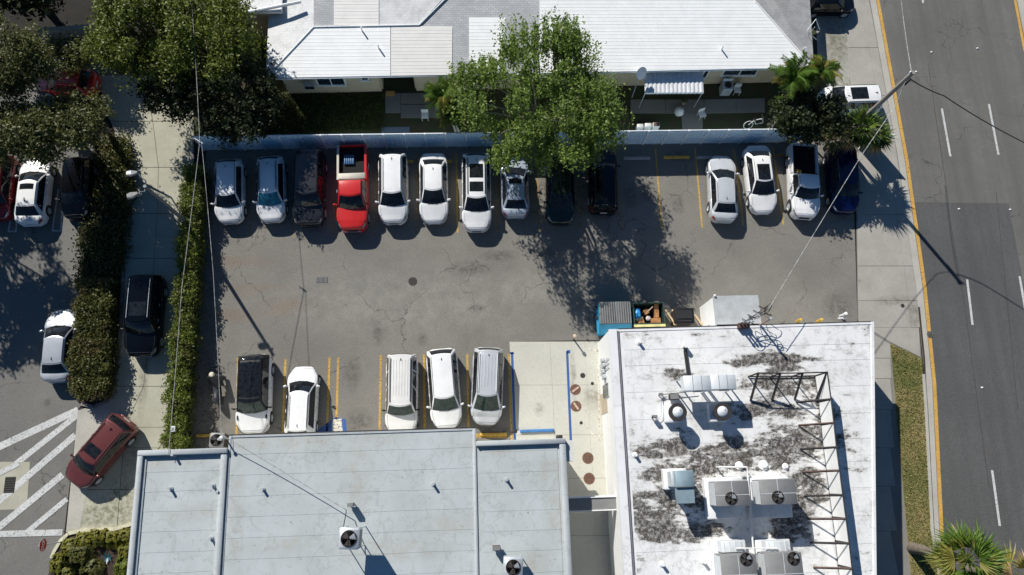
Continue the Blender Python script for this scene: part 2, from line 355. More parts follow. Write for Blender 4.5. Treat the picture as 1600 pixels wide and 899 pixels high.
# ------------------------------------------------------------------ ground
Z1, Z2, Z3, Z4 = .004, .008, .012, .016
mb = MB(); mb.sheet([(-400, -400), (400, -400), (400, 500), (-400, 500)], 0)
struct('ground', mb, shade_soil, 'earth under the trees and between the plots, coloured dark for deep shade')
A = gp([(322, 229), (1331, 219), (1340, 505), (1345, 700), (930, 720), (296, 705)])
A[3] = Vector((A[2].x, -12, 0)); A[4] = Vector((7, -14, 0)); A[5] = Vector((g(296, 705).x, -14, 0))
mb = MB(); mb.sheet(A, Z1); struct('parking_lot', mb, lot_asph, 'worn grey asphalt of the central parking lot')
# west lot
mb = MB(); mb.sheet([g(-300, 66), Vector((-70, -30)), g(75, 900), g(100, 835), g(122, 640), g(150, 600), g(165, 240), g(150, 150), g(190, 118), g(128, 62)], Z1)
struct('west_parking_lot', mb, west_asph, 'asphalt lot west of the hedge island with white hatching')
# driveway slabs between hedges
drv = struct('driveway', MB().sheet([g(160, 118), g(290, 118), g(305, 235), g(284, 500), g(268, 720), Vector((g(215, 760).x+3, -9)), Vector((g(103, 832).x, -9)), g(103, 832), g(122, 640), g(178, 620), g(196, 300), g(190, 235)], Z1), iron_dark, 'concrete driveway between the two hedges')
xL = lambda y: g(np.interp(y, [118, 235, 300, 450, 600, 640, 832], [150, 190, 196, 189, 178, 122, 103]), y)
xR = lambda y: g(np.interp(y, [118, 235, 500, 720, 832], [300, 305, 284, 268, 262]), y)
ys = [118, 190, 262, 334, 404, 472, 540, 604, 668, 700, 765, 832]
for a, b in zip(ys[:-1], ys[1:]):
    for t0, t1 in ((0, .5), (.5, 1)):
        p = [lerp(xL(a), xR(a), t0), lerp(xL(a), xR(a), t1), lerp(xL(b), xR(b), t1), lerp(xL(b), xR(b), t0)]
        c = sum(p, Vector())/4; p = [c+(q-c)*(1-.012) for q in p]
        MB().prism(p, Z1+.001, Z1+.02).build('slab', conc_drive, drv)
MB().prism([g(122, 642), g(178, 622), g(150, 690), g(125, 826), g(104, 828)], .026, .03).build('slab', conc_curb, drv)
# ADA concrete pad
pad = struct('concrete_pad', MB().sheet([g(796, 534), g(945, 531), Vector((8.2, -13)), Vector((g(805, 700).x, -13))], Z2), iron_dark, 'pale concrete strip between the two flat-roofed buildings')
xs_ = [0, .42, .78, 1.]
ty = [534, 602, 680, 748, 838, 940]
Lp = [g(796, 534)]+[Vector((g(803, 690).x+.0, g(800, y).y, 0)) for y in ty[1:]]
for i in range(5):
    a0, b0 = Vector((Lp[0].x+.02*i, g(800, ty[i]).y, 0)), Vector((8.0, g(940, ty[i]).y, 0))
    a1, b1 = Vector((Lp[0].x+.02*(i+1), g(800, ty[i+1]).y, 0)), Vector((8.0, g(940, ty[i+1]).y, 0))
    for t0, t1 in zip(xs_[:-1], xs_[1:]):
        p = [lerp(a0, b0, t0), lerp(a0, b0, t1), lerp(a1, b1, t1), lerp(a1, b1, t0)]; c = sum(p, Vector())/4
        p = [c+Vector(((q.x-c.x)*.996, (q.y-c.y)*.995, 0)) for q in p]
        MB().prism(p, Z2+.001, .024).build('slab', conc_pad, pad)
# east: road, gutter, sidewalk, verge
ey = [-150, 0, 250, 450, 600, 830, 1000]
yelx = {-150: 1346, 0: 1368, 250: 1413, 450: 1441, 600: 1456, 830: 1467, 1000: 1476}
E0 = [g(yelx[y], y) for y in ey]
E0[0] = Vector((g(1368, 0).x+.5*(60-g(1368, 0).y)*0-.2, 80, 0)); E0[-1] = Vector((E0[-2].x-.5, -40, 0))
def off(line, d): return [Vector((p.x+d, p.y, 0)) for p in line]
RD = off(E0, 0)+[Vector((70, -40, 0)), Vector((70, 80, 0))]
mb = MB(); mb.sheet(RD, Z1); struct('road', mb, road_asph, 'wide grey asphalt road running north')
def strip(line, d0, d1, z0, z1=None):
    mb = MB()
    for a, b in zip(line[:-1], line[1:]):
        p = [Vector((a.x+d0, a.y, 0)), Vector((a.x+d1, a.y, 0)), Vector((b.x+d1, b.y, 0)), Vector((b.x+d0, b.y, 0))]
        mb.sheet(p, z0) if z1 is None else mb.prism(p, z0, z1)
    return mb
struct('road_edge_line', strip(E0, .05, .28, Z3), yellow_road, 'long yellow line along the near edge of the road')
struct('gutter', strip(E0, -.42, .02, Z2), conc_curb, 'pale concrete gutter beside the yellow road line')
struct('asphalt_overlay', MB().sheet([g(1427, 316), g(1576, 318), g(1602, 460), Vector((39.5, -30)), Vector((g(1472, 830).x, -30)), g(1472, 830), g(1461, 600), g(1446, 450)], Z2), road_dark, 'darker newer asphalt in the road lanes')
for i, (a, b) in enumerate((((1471.5, 170), (1485, 245)), ((1511, 437), (1519.5, 508)), ((1550, 735), (1562, 822)), ((1545, 163), (1560, 242)), ((1593, 432), (1608, 520)), ((1438, -80), (1442, 5)))):
    p, q = g(*a), g(*b); d = (q-p).normalized(); n = Vector((-d.y, d.x, 0))*.075
    struct('lane_dash', MB().sheet([p-n, p+n, q+n, q-n], Z3), white_line, 'white lane dash on the road')
for k_, (a, b) in enumerate((((1480, 318), (1506, 470)), ((1506, 470), (1545, 760)), ((1450, 100), (1482, 318)), ((1556, 300), (1590, 640)))): 
    p, q = g(*a), g(*b); n = Vector((.018, 0, 0)); struct('tar_seam', MB().sheet([p-n, p+n, q+n, q-n], Z3+.001*k_), iron_dark, 'thin dark tar seam along the road lanes')
struct('median', MB().prism([g(1584, -60), g(1589, 0), g(1604, 75), Vector((45, g(1600, 60).y)), Vector((60, 60))], Z1, .12), conc_curb, 'concrete edge at the far side of the road')
struct('far_edge_line', MB().sheet([g(1580, -20), g(1584, -20), g(1603, 80), g(1599, 80)], Z3), yellow_road, 'yellow line at the far side of the road')
# sidewalk / apron slabs
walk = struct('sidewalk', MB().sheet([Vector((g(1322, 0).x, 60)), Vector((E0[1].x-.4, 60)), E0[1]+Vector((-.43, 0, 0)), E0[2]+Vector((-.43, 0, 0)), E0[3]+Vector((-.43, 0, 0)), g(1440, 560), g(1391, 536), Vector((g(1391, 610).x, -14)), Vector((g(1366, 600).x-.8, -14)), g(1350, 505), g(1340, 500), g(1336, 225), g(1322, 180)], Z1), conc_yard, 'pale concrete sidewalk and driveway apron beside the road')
def quadslab(pts, m=conc_walk, h=.022, nm='slab', par=walk):
    P = [g(*p) if not isinstance(p, Vector) else p for p in pts]; c = sum(P, Vector())/len(P)
    P = [q-(q-c).normalized()*.02 for q in P]; MB().prism(P, Z1+.001, h).build(nm, m, par)
exy = lambda y: Vector((np.interp(y, [-80, 0, 250, 450, 560], [1352, 1368, 1413, 1441, 1453]), y))-Vector((10, 0))
yy = [-60, 75, 150, 222, 336, 416, 470, 512]
lx = lambda y: float(np.interp(y, [-60, 75, 140, 222, 340, 512], [1322, 1324, 1329, 1334, 1339, 1341]))
for a, b in zip(yy[:-1], yy[1:]):
    ea, eb = exy(a), exy(b); ma, mb_ = ea.x-14, eb.x-14
    quadslab([(lx(a), a), (ma, a), (mb_, b), (lx(b), b)]); quadslab([(ma, a), (ea.x, a), (eb.x, b), (mb_, b)])
quadslab([(1341, 512), (exy(512).x-2, 512), (1438, 558), (1391, 535), (1366, 519), (1350, 512)])
for a, b in ((521, 560), (560, 592), (592, 640), (640, 700), (700, 760), (760, 830), (830, 900)):
    quadslab([(1362, a), (1391, max(a, 538)), (1391+(b-536)*.035, b), (1362, b)])
old = struct('side_yard_apron', MB().prism([g(1272, -60), g(1321, -60), g(1328, 139), g(1300, 150), g(1278, 110)], 0, Z3), conc_old, 'weathered concrete strip east of the long house')
# verge
V = [g(1391, 537), g(1440, 561), g(1442, 600), g(1453, 830), Vector((g(1453, 830).x, -16, 0)), Vector((g(1403, 890).x, -16, 0))]
struct('verge', MB().prism(V, 0, .05), lawn_m, 'patchy lawn strip between the building and the road')
mb = strip([g(1445, 585), g(1449, 640), g(1459, 830), Vector((g(1459, 830).x-.1, -16, 0))], -.22, -.06, 0, .13); struct('kerb', mb, conc_curb, 'concrete kerb beside the lawn strip')
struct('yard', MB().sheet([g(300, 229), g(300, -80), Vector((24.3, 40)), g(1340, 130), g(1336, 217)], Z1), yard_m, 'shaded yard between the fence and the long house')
def blades(name, poly, n, h, m, label, seed=1, z=.02, par=None):
    r = np.random.default_rng(seed); P = np.array([[p[0], p[1]] for p in poly]); lo, hi = P.min(0), P.max(0)
    q = r.uniform(lo, hi, (n*2, 2)); inside = np.zeros(len(q), bool); j = len(P)-1
    for i in range(len(P)):
        c = ((P[i, 1] > q[:, 1]) != (P[j, 1] > q[:, 1])) & (q[:, 0] < (P[j, 0]-P[i, 0])*(q[:, 1]-P[i, 1])/(P[j, 1]-P[i, 1]+1e-9)+P[i, 0]); inside ^= c; j = i
    q = q[inside][:n]; n = len(q); a = r.uniform(0, 6.28, n); w = r.uniform(.02, .05, n); hh = r.uniform(.4, 1, n)*h
    dx, dy = np.cos(a)*w, np.sin(a)*w; lx_, ly_ = r.normal(0, .6, n)*hh, r.normal(0, .6, n)*hh
    v = np.stack([np.column_stack([q[:, 0]-dx, q[:, 1]-dy, np.full(n, z)]), np.column_stack([q[:, 0]+dx, q[:, 1]+dy, np.full(n, z)]), np.column_stack([q[:, 0]+lx_, q[:, 1]+ly_, z+hh])], 1).reshape(-1, 3)
    me = bpy.data.meshes.new(name); me.vertices.add(n*3); me.vertices.foreach_set('co', v.ravel()); me.loops.add(n*3); me.loops.foreach_set('vertex_index', np.arange(n*3))
    me.polygons.add(n); me.polygons.foreach_set('loop_start', np.arange(n)*3); me.polygons.foreach_set('loop_total', np.full(n, 3)); me.materials.append(m); me.update(calc_edges=True)
    return tag(put(name, me), label, None, None, 'stuff')
blades('grass', V, 12000, .08, blade_m, 'short yellowing grass on the roadside strip', 3, .05)
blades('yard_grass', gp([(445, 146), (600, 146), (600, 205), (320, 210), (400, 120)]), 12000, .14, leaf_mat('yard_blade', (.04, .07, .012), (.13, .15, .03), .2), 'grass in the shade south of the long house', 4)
struct('gutter_gap', MB().sheet([g(1434, 480), g(1437, 480), g(1445, 560), g(1448, 620), g(1446.5, 620), g(1442, 560)], Z3+.012), mulch, 'dark dirty gap between the apron and the gutter')
# lot markings
def line(a, b, w=.11, m=yellow, z=Z2, nm='stall_line', lab='painted line between two parking stalls'):
    p, q = g(*a), g(*b); d = (q-p).normalized(); n = Vector((-d.y, d.x, 0))*w/2
    return struct(nm, MB().sheet([p-n, p+n, q+n, q-n], z), m, lab)
for i, (a, b) in enumerate((((395, 240), (391, 371)), ((461, 240), (457, 370)), ((523, 240), (521, 368)), ((588, 240), (586, 368)), ((652, 240), (650, 367)), ((713, 240), (715, 364)), ((778, 240), (778, 363)), ((838, 240), (843, 362)), ((901, 240), (907, 361)), ((962, 232), (971, 360)), ((1024, 232), (1034, 358)), ((1086, 232), (1097, 356)), ((1147, 232), (1161, 353)), ((1208, 230), (1224, 352)), ((1268, 230), (1285, 350)), ((1325, 230), (1333, 345)))):
    line(a, b, m=yellow if i in (5, 10, 11, 12, 13) else ghost_yel)
for a, b in (((372, 560), (369, 700)), ((446, 561), (441, 700)), ((515, 558), (510, 700)), ((528.5, 558), (524.5, 700)), ((595, 555), (592.5, 700)), ((662.5, 554), (664, 700)), ((730, 553), (732.5, 700)), ((795, 552), (800, 700))): line(a, b, .13)
line((735, 681), (792, 681), .25)
for a, b in (((886, 549), (892, 693)), ((800, 551), (805, 700))): line(a, b, .15, blue_paint, .028, 'blue_line', 'blue line along the accessible stall')
line((886, 550), (891, 550), .2, blue_paint, .028, 'blue_line', 'blue line along the accessible stall'); line((796, 552), (803, 552), .12, blue_paint, .028, 'blue_line', 'blue line along the accessible stall')
for a, b in (((934, 546), (937, 690)), ((912, 640), (936, 655)), ((910, 662), (936, 690)), ((915, 545), (936, 549))): line(a, b, .1, pale_paint, .028, 'faded_line', 'faded pale hatch line on the concrete')
# accessible symbol (blue square with pale centre) half under the roof edge
struct('accessible_symbol', MB().sheet(gp([(497, 672), (524, 652), (540, 655), (545, 700), (490, 700)]), Z2), blue_paint, 'blue painted accessible parking symbol')
struct('accessible_symbol_centre', MB().sheet(gp([(519, 656), (534, 654), (537, 700), (518, 700)]), Z3), pale_paint, 'pale figure field of the accessible parking symbol')
# west lot markings
wl = (((17, 340), (13, 362)), ((27, 336), (25, 362)), ((13, 362), (26, 362)), ((91, 296), (82, 361)), ((98, 320), (95, 361)), ((82, 361), (95, 361)))
for hi_, (a, b) in enumerate(wl): line(a, b, .09, white_worn, Z2+.004*(hi_ % 3), 'stall_line', 'thin white stall line in the west lot')
for hi_, (a, b, w) in enumerate((((-5, 700), (122, 641), .42), ((0, 745), (122, 648), .34), ((-5, 786), (118, 680), .38), ((-5, 827), (98, 742), .38), ((42, 832), (105, 780), .3), ((-10, 835), (98, 832), .34), ((-5, 742), (30, 724), .3))):
    line(a, b, w, white_line, Z2+.004*hi_, 'hatch_line', 'wide white hatch line in the west lot')
bp = thing('drain_pad', 'square cream concrete pad with a dark drain grate among the white hatching', 'drain', g(22, 760))
MB().prism(gp([(-6, 722), (47, 722), (42, 796), (-8, 797)]), Z2, .013).build('concrete_surround', conc_drive, bp)
mb = MB(); c0 = g(15.5, 758)
for i in range(7): mb.box(c0.x-.28, c0.x+.28, c0.y-.42+i*.13, c0.y-.35+i*.13, .014, .03)
mb.build('grate', iron_dark, bp); MB().box(c0.x-.3, c0.x+.3, c0.y-.45, c0.y+.45, .0135, .017).build('pit', void, bp)
def drain(px, py, lab):
    c = g(px, py); t = thing('drain_grate', lab, 'drain', (c.x, c.y, 0))
    MB().box(c.x-.44, c.x+.44, c.y-.29, c.y+.29, Z1, .011).build('concrete_surround', conc_yard, t)
    MB().box(c.x-.36, c.x+.36, c.y-.18, c.y+.18, .011, .015).build('pit', void, t)
    mb = MB()
    for i in range(9): mb.box(c.x-.34+i*.078, c.x-.30+i*.078, c.y-.17, c.y+.17, .015, .03)
    mb.build('grate', hvac, t)
drain(503, 438, 'rectangular drain grate in the open asphalt of the lot')
def manhole(px, py, r, m, lab, z=.01, bar=None, grp=None):
    c = g(px, py); t = thing('manhole_cover', lab, 'manhole cover', (c.x, c.y, 0), 0, grp)
    MB().lathe([(r, z), (r, z+.01), (r*.9, z+.012), (r*.88, z+.006), (0.001, z+.008)], 24, (c.x, c.y, 0)).build('cover', m, t, 30)
    if bar is not None:
        T = Matrix.Translation((c.x, c.y, 0)) @ Matrix.Rotation(bar, 4, 'Z'); MB().box(-r*.75, r*.75, -.06, .06, z+.01, z+.045, 0, T).build('lift_bar', pale_stick, t)
    else:
        mb = MB()
        for i in range(5): mb.box(c.x-r*.6, c.x+r*.6, c.y-r*.55+i*r*.26, c.y-r*.5+i*r*.26, z+.008, z+.016)
        mb.build('rib', iron_dark, t)
pale_stick = mat('pale_timber', (.52, .38, .3), .7)
manhole(645, 440, .28, iron_dark, 'round dark manhole cover in the open asphalt of the lot', .006)
manhole(899, 609, .33, cast_iron, 'rusty manhole cover with a pale bar lying up to the right', .024, .6)
manhole(900, 635, .33, cast_iron, 'rusty manhole cover with a pale bar lying down to the right', .024, -1.0)
manhole(918.5, 716, .34, cast_iron, 'brown manhole cover farther from the roof shadow, second of the plain pair', .024)
manhole(920.5, 748, .34, cast_iron, 'orange brown manhole cover nearest the gate beam', .024)
manhole(910.5, 587, .16, iron_dark, 'small dark round cap above the rusty manhole covers', .024)
manhole(925.5, 599.5, .1, iron_dark, 'tiny dark cleanout cap near the white wall window', .024)
manhole(908, 661, .1, iron_dark, 'tiny dark cleanout cap below the barred manhole covers', .024)
manhole(1453, 523, .22, road_asph, 'round asphalt cover interrupting the yellow road line', .02)
manhole(1410, 478, .13, iron_dark, 'small round cap in the sidewalk apron', .022)
def stop(px, py, L, m, lab, rz=0, z=.004):
    c = g(px, py); t = MB(); T = Matrix.Translation((c.x, c.y, 0)) @ Matrix.Rotation(rz, 4, 'Z')
    t.box(-L/2, L/2, -.09, .09, z, z+.13, .03, T); o = t.build('wheel_stop', m)
    tag(o, lab, 'wheel stop', 'wheel stops at the heads of the stalls')
stop(995, 248, 1.75, grey_stop, 'bare grey wheel stop in the empty stall beside the black car')
stop(1057, 246.5, 1.75, yel_solid, 'yellow wheel stop in the empty stall beside the silver sedan')
stop(1102, 247, 1.2, grey_stop, 'grey wheel stop peeking out behind the silver sedan')
stop(1222, 243, 1.2, ghost_yel, 'faded wheel stop between the sunroof sedan and the white pickup')
stop(640, 253, .5, yel_solid, 'yellow wheel stop behind the white SUV and the white sedan')
stop(700, 253, .5, yel_solid, 'yellow wheel stop between the white sedan and the double sunroof SUV')
stop(839, 673.5, 2.05, blu_solid, 'blue wheel stop on the pale concrete', z=.026)
stop(319, 681, .9, yel_solid, 'yellow wheel stop beside the ground condenser and hedge')
stop(771, 679, 1.6, yel_solid, 'yellow wheel stop below the silver minivan')
stop(392, 694, 1.6, yel_solid, 'yellow wheel stop below the white SUV with the black roof')
# ------------------------------------------------------------------ fence
fs, fe = g(320, 235), g(1243, 222.5); fl = (fe-fs).length; fa = math.atan2(fe.y-fs.y, fe.x-fs.x); NP = 30; pw = fl/NP; FH = 1.95
fen = thing('fence', 'long blue-white corrugated metal fence along the parked cars', 'fence', fs, fa)
pm = MB(); n = 37
prof = []
for i in range(n):
    x = .03+(pw-.06)*i/(n-1); prof.append((x, (.028 if (i//2) % 2 else 0)))
pm.v = []; P = []
for (x, y) in prof: P += [(x, y, 0), (x, y, FH)]
pm.grid(P, n, 2); P2 = [(x, y-.006, z) for (x, y, z) in P]; pm.grid(P2, n, 2, True)
pme = pm.build('panel', fence_m, link=False)
ps = MB(); ps.box(-.045, .045, -.06, .05, 0, FH+.06); pse = ps.build('post', fence_post, link=False)
rm = MB(); rm.box(.03, pw-.03, -.012, .04, FH, FH+.05); rme = rm.build('top_rail', fence_post, link=False)
for i in range(NP+1):
    put('post', pse, fen, (i*pw, 0, 0))
    if i < NP: put('panel', pme, fen, (i*pw, 0, 0)); put('top_rail', rme, fen, (i*pw, 0, 0))
fe2 = thing('fence', 'short end of the blue fence behind the fan palm by the road', 'fence', g(1342, 232), 0)
for i in range(1): put('panel', pme, fe2, (i*pw, 0, 0)); put('top_rail', rme, fe2, (i*pw, 0, 0)); put('post', pse, fe2, (i*pw, 0, 0))
put('post', pse, fe2, (pw, 0, 0))
# ------------------------------------------------------------------ vehicles
def paint(name, c, metal=0., rough=.3):
    return mat(name, c, rough, metal, var=.07, scale=1.3, coat=.6, spec=.4)
P_white = paint('white_car_paint', (.80, .80, .79)); P_white2 = paint('warm_white_car_paint', (.72, .71, .68)); P_silver = paint('silver_car_paint', (.52, .54, .56), .35)
P_ice = paint('pale_silver_car_paint', (.60, .62, .64), .25); P_bluesil = paint('blue_silver_car_paint', (.40, .46, .54), .3)
P_black = mat('black_car_paint', (.003, .0035, .005), .12, 0, var=0, coat=.25, spec=.3); P_grey = mat('dark_grey_car_paint', (.027, .029, .034), .2, 0, var=0, coat=.25, spec=.3); P_red = paint('red_car_paint', (.55, .022, .02))
P_maroon = paint('maroon_car_paint', (.15, .042, .038), .2, .3); P_navy = paint('navy_car_paint', (.002, .005, .045), 0, .12); P_green = paint('dark_green_car_paint', (.010, .018, .014), 0, .15)
P_slate = paint('slate_car_paint', (.02, .025, .035), .1); plate_m = mat('licence_plate', (.6, .6, .58), .5, var=0); brass = mat('gold_trim', (.55, .42, .14), .35, .3, var=.2, scale=6)
wheel_cache = {}
def wheel_meshes(r, rim):
    if (r, rim.name) in wheel_cache: return wheel_cache[(r, rim.name)]
    t = MB().lathe([(r*.62, -.11), (r*.95, -.11), (r, -.08), (r, .08), (r*.95, .11), (r*.64, .11), (r*.6, .06)], 24, axis='y').build('tyre', rubber, smooth=40, link=False)
    w = MB(); w.lathe([(r*.6, .04), (r*.64, .105), (r*.60, .11), (r*.56, .07)], 24, axis='y')
    for i in range(6):
        a = i*math.pi/3; T = Matrix.Rotation(a, 4, 'Y'); w.box(-.032, .032, .05, .085, 0, r*.6, 0, T)
    w.lathe([(.001, .09), (.06, .09), (.075, .06)], 12, axis='y'); w.k = 1; w.lathe([(.001, .03), (r*.6, .03)], 20, axis='y')
    w = w.build('rim', [rim, void], link=False)
    wheel_cache[(r, rim.name)] = (t, w); return t, w
TYPES = dict(
    sedan=dict(W=1.83, H=1.44, belt=.93, hood=.72, cowl=.93, tail=.98, cab=(.265, .445, .765, .90), hr=.66, fo=.19, ro=.22, ef=.64, er=.50, gaps=((.0, .46), (.50, .93))),
    hatch=dict(W=1.80, H=1.58, belt=1.0, hood=.80, cowl=1.0, tail=1.02, cab=(.24, .40, .87, .965), hr=.66, fo=.19, ro=.18, ef=.60, er=.42, gaps=((.0, .44), (.48, .86))),
    suv=dict(W=1.88, H=1.69, belt=1.08, hood=.88, cowl=1.08, tail=1.06, cab=(.235, .39, .89, .972), hr=.68, fo=.185, ro=.2, ef=.60, er=.42, gaps=((.0, .38), (.415, .71), (.745, .95))),
    bigsuv=dict(W=1.97, H=1.82, belt=1.15, hood=1.0, cowl=1.14, tail=1.1, cab=(.25, .375, .93, .985), hr=.73, fo=.175, ro=.2, ef=.46, er=.24, gaps=((.0, .36), (.395, .68), (.715, .96))),
    van=dict(W=1.97, H=1.74, belt=1.05, hood=.85, cowl=1.08, tail=1.05, cab=(.19, .385, .92, .975), hr=.66, fo=.19, ro=.2, ef=.64, er=.36, gaps=((.06, .40), (.435, .70), (.73, .96))),
    pickup=dict(W=1.96, H=1.83, belt=1.13, hood=1.02, cowl=1.13, tail=.80, cab=(.25, .37, .52, .575), hr=.74, fo=.165, ro=.22, ef=.50, er=.08, gaps=((.0, .52), (.58, .94))),
)
def car(kind, label, color, rear, front, grp, rim=galv, glas=gl_dark, wind=None, sunroof=None, rails=None, ribs=0, roofcol=None, fin=True, clad=None, Lk=.975, cat=None, dim=None, hgt=None, bedstuff=None, lights=None, chromeg=False, rearglass=None, W=None, dark_roof=False, no_mirror=False, hoodvent=False, name=None, cab=None):
    p = dict(TYPES[kind]); 
    if cab: p['cab'] = cab
    if W: p['W'] = W
    if hgt: p['H'] = hgt
    zc = .75; f, r = g(*front, zc), g(*rear, zc); c = (f+r)/2; L = (f-r).length*Lk; an = math.atan2(f.y-r.y, f.x-r.x)
    t = thing(name or dict(pickup='pickup_truck', van='minivan').get(kind, 'parked_car'), label, cat or dict(sedan='car', hatch='car', suv='SUV', bigsuv='SUV', van='minivan', pickup='pickup truck')[kind], (c.x, c.y, 0), an, grp)
    W_, H = p['W'], p['H']; hw = W_/2; X = lambda fr: L/2-fr*L
    wr = .40 if kind in ('bigsuv', 'pickup') else (.36 if kind in ('suv', 'van') else .33); ar = wr+.055
    xw = (X(p['fo']), -L/2+p['ro']*L); belt = p['belt']
    cab = p['cab']; xa, xb, xc, xd = [X(v) for v in cab]
    # lower body surface
    xs = sorted(set([L/2, L/2-.015, L/2-.04, L/2-.09, L/2-.16, L/2-.25, L/2-.36, L/2-.5, -L/2, -L/2+.03, -L/2+.09, -L/2+.18, -L/2+.32]+[xw[k]+ar*math.sin(a*math.pi/2/5) for k in (0, 1) for a in range(-5, 6)]+[xw[k]+s*(ar+.01) for k in (0, 1) for s in (-1, 1)]+list(np.linspace(-L/2+.4, L/2-.45, 12))), reverse=True)
    bed = kind == 'pickup'
    zt_x = [-L/2, -L/2+.06, -L/2+.2, (xd-.02) if bed else min(xd, -L/2+.5), xd if not bed else xd+.01, xa, xa+.15, X(.10), L/2-.1, L/2-.03, L/2]
    zt_z = [p['tail']-.22, p['tail']-.05, p['tail'], p['tail'], belt if not bed else belt, belt if p['cowl'] < belt else p['cowl'], p['cowl']-.015, p['hood']+.04, p['hood']-.04, p['hood']-.1, p['hood']-.2]
    if bed: zt_z[0:4] = [.80]*4
    if kind == 'sedan': zt_z[4] = belt+.03
    o_ = np.argsort(zt_x); zx, zz = np.array(zt_x)[o_], np.array(zt_z)[o_]
    zt = lambda x: float(np.interp(x, zx, zz))
    def wd(x):
        w = hw; tf = (x-(L/2-1.0))/1.0; tr = ((-L/2+.75)-x)/.75
        if tf > 0: w *= 1-p['ef']*(1-math.sqrt(max(0, 1-min(tf, .99)**2.2)))
        if tr > 0: w *= 1-p['er']*(1-math.sqrt(max(0, 1-min(tr, .985)**2.3)))
        return w
    def zb(x):
        z = .22 if abs(x) < L/2-.12 else .30
        for k in xw:
            if abs(x-k) < ar: z = max(z, wr+math.sqrt(max(0, ar*ar-(x-k)**2)))
        return min(z, .72) if bed and x < xd else z
    SEC = [(0, 0, 0), (.80, 0, 0), (.965, 0, .02), (1, .28, 0), (.99, .58, 0), (.965, .82, 0), (.925, .94, 0), (.83, 1, .0), (.45, 1, .03), (0, 1, .042)]
    def sec(x):
        w, b, t_ = wd(x), zb(x), zt(x); t_ = max(t_, b+.06)
        return [(y*w, b+(t_-b)*s+d) for (y, s, d) in SEC]
    ns = len(SEC)
    def S(x, u, side, off=.012):
        q = sec(x); u = max(0, min(ns-1.001, u)); i = int(u); fr = u-i; a, b = q[i], q[i+1]
        y, z = lerp(a[0], b[0], fr), lerp(a[1], b[1], fr); dy, dz = b[0]-a[0], b[1]-a[1]; l = math.hypot(dy, dz)+1e-6
        return (x, side*(y+dz/l*off), z-dy/l*off if u < 3 else z+abs(dy)/l*off)
    B = MB(); P = []
    for x in xs:
        q = sec(x); P += [(x, -y, z) for (y, z) in q]+[(x, y, z) for (y, z) in q[::-1]]
    nv = 2*ns; B.grid(P, len(xs), nv)
    for i0, flip in ((0, False), (len(xs)-1, True)):
        idx = [i0*nv+j for j in range(nv)]; B.f.append(tuple(idx if flip else idx[::-1])); B.mi.append(0)
    B.build('body', color, t, 38, world=False)
    # panel seams on hood and boot
    sm = MB(); nose = [L/2-.52, L/2-.34, L/2-.2, L/2-.11, L/2-.05, L/2-.015]
    def ribbon(pts, w=.014):
        for a, b in zip(pts[:-1], pts[1:]):
            a, b = Vector(a), Vector(b); d = (b-a); n = Vector((-d.y, d.x, 0)); n = n.normalized()*w/2 if n.length > 1e-5 else Vector((w/2, 0, 0))
            sm.add([a-n, a+n, b+n, b-n], [(0, 1, 2, 3)])
    xh = np.linspace(xa+.06, L/2-.16, 7)
    for s in (-1, 1): ribbon([S(x, 6.9, s, .004) for x in xh])
    ribbon([S(L/2-.16, 9-abs(v)*2.1, 1 if v > 0 else -1, .004) for v in np.linspace(-1, 1, 9)])
    ribbon([S(x, 5.6, -1, .008) for x in nose]+[(L/2+.004, v*wd(L/2-.01)*.9, zt(L/2-.01)-.05) for v in (-1, -.5, 0, .5, 1)]+[S(x, 5.6, 1, .008) for x in nose[::-1]], .05)
    if kind == 'sedan':
        xt = np.linspace(-L/2+.1, xd-.03, 5)
        for s in (-1, 1): ribbon([S(x, 6.9, s, .004) for x in xt])
    for s in (-1, 1):
        for fr_ in ((.36, .56, .74) if not bed else (.36, .5)): sm.tube([S(X(fr_), u, s, .001) for u in (2.2, 3, 4, 5, 5.9)], .006, 4)
    tag(sm.build('panel_gap', black, t, world=False), None, None, None, 'stuff')
    # cabin: profile (x,z) and side widths
    crown = .035; nb = len(TYPES)
    zr = H; hwb = hw*.915; hwr = hw*p['hr']
    pr = [(xa, belt-.02), (lerp(xa, xb, .5), lerp(belt, zr, .55)), (xb, zr-.035), (xb-.14, zr-.008), (lerp(xb, xc, .5), zr), (xc+.16, zr-.015), (xc, zr-.05), (lerp(xc, xd, .5), lerp(zr, belt, .46)), (xd, belt-.02)]
    def pz(x): return float(np.interp(-x, [-q[0] for q in pr], [q[1] for q in pr]))
    HW = lambda z: lerp(hwb, hwr, max(0, min(1, (z-belt)/(zr-.06-belt))))
    bow = lambda x, v: (.16*(1-v*v) if x > xb-.2 else (.06*(1-v*v) if x > xb-.5 else (-.07*(1-v*v) if x < xc+.1 else 0)))*(1 if kind != 'pickup' or x > xb-.6 else .2)
    px_ = [q[0] for q in pr]; vsn = [-1, -.94, -.8, -.4, 0, .4, .8, .94, 1]
    def top(x, z, v, off=0):
        k_ = HW(z-.03); fall = (.05 if abs(v) > .97 else (.012 if abs(v) > .9 else 0))
        y = v*k_; bx = bow(x, v) if z < zr-.02 else bow(x, v)*.45
        return (x+bx+(off*.6 if x > xb-.1 else (-off*.6 if x < xc+.1 else 0)), y, z-fall-crown*(v*v)+off)
    B = MB(); P = []
    for (x, z) in pr:
        P += [(top(x, z, -1)[0], -HW(belt-.03)*1.0, belt-.05)]+[top(x, z, v) for v in vsn]+[(top(x, z, 1)[0], HW(belt-.03), belt-.05)]
    B.grid(P, len(pr), len(vsn)+2); B.build('cabin', black if roofcol is gl_dark else color, t, 50, world=False)
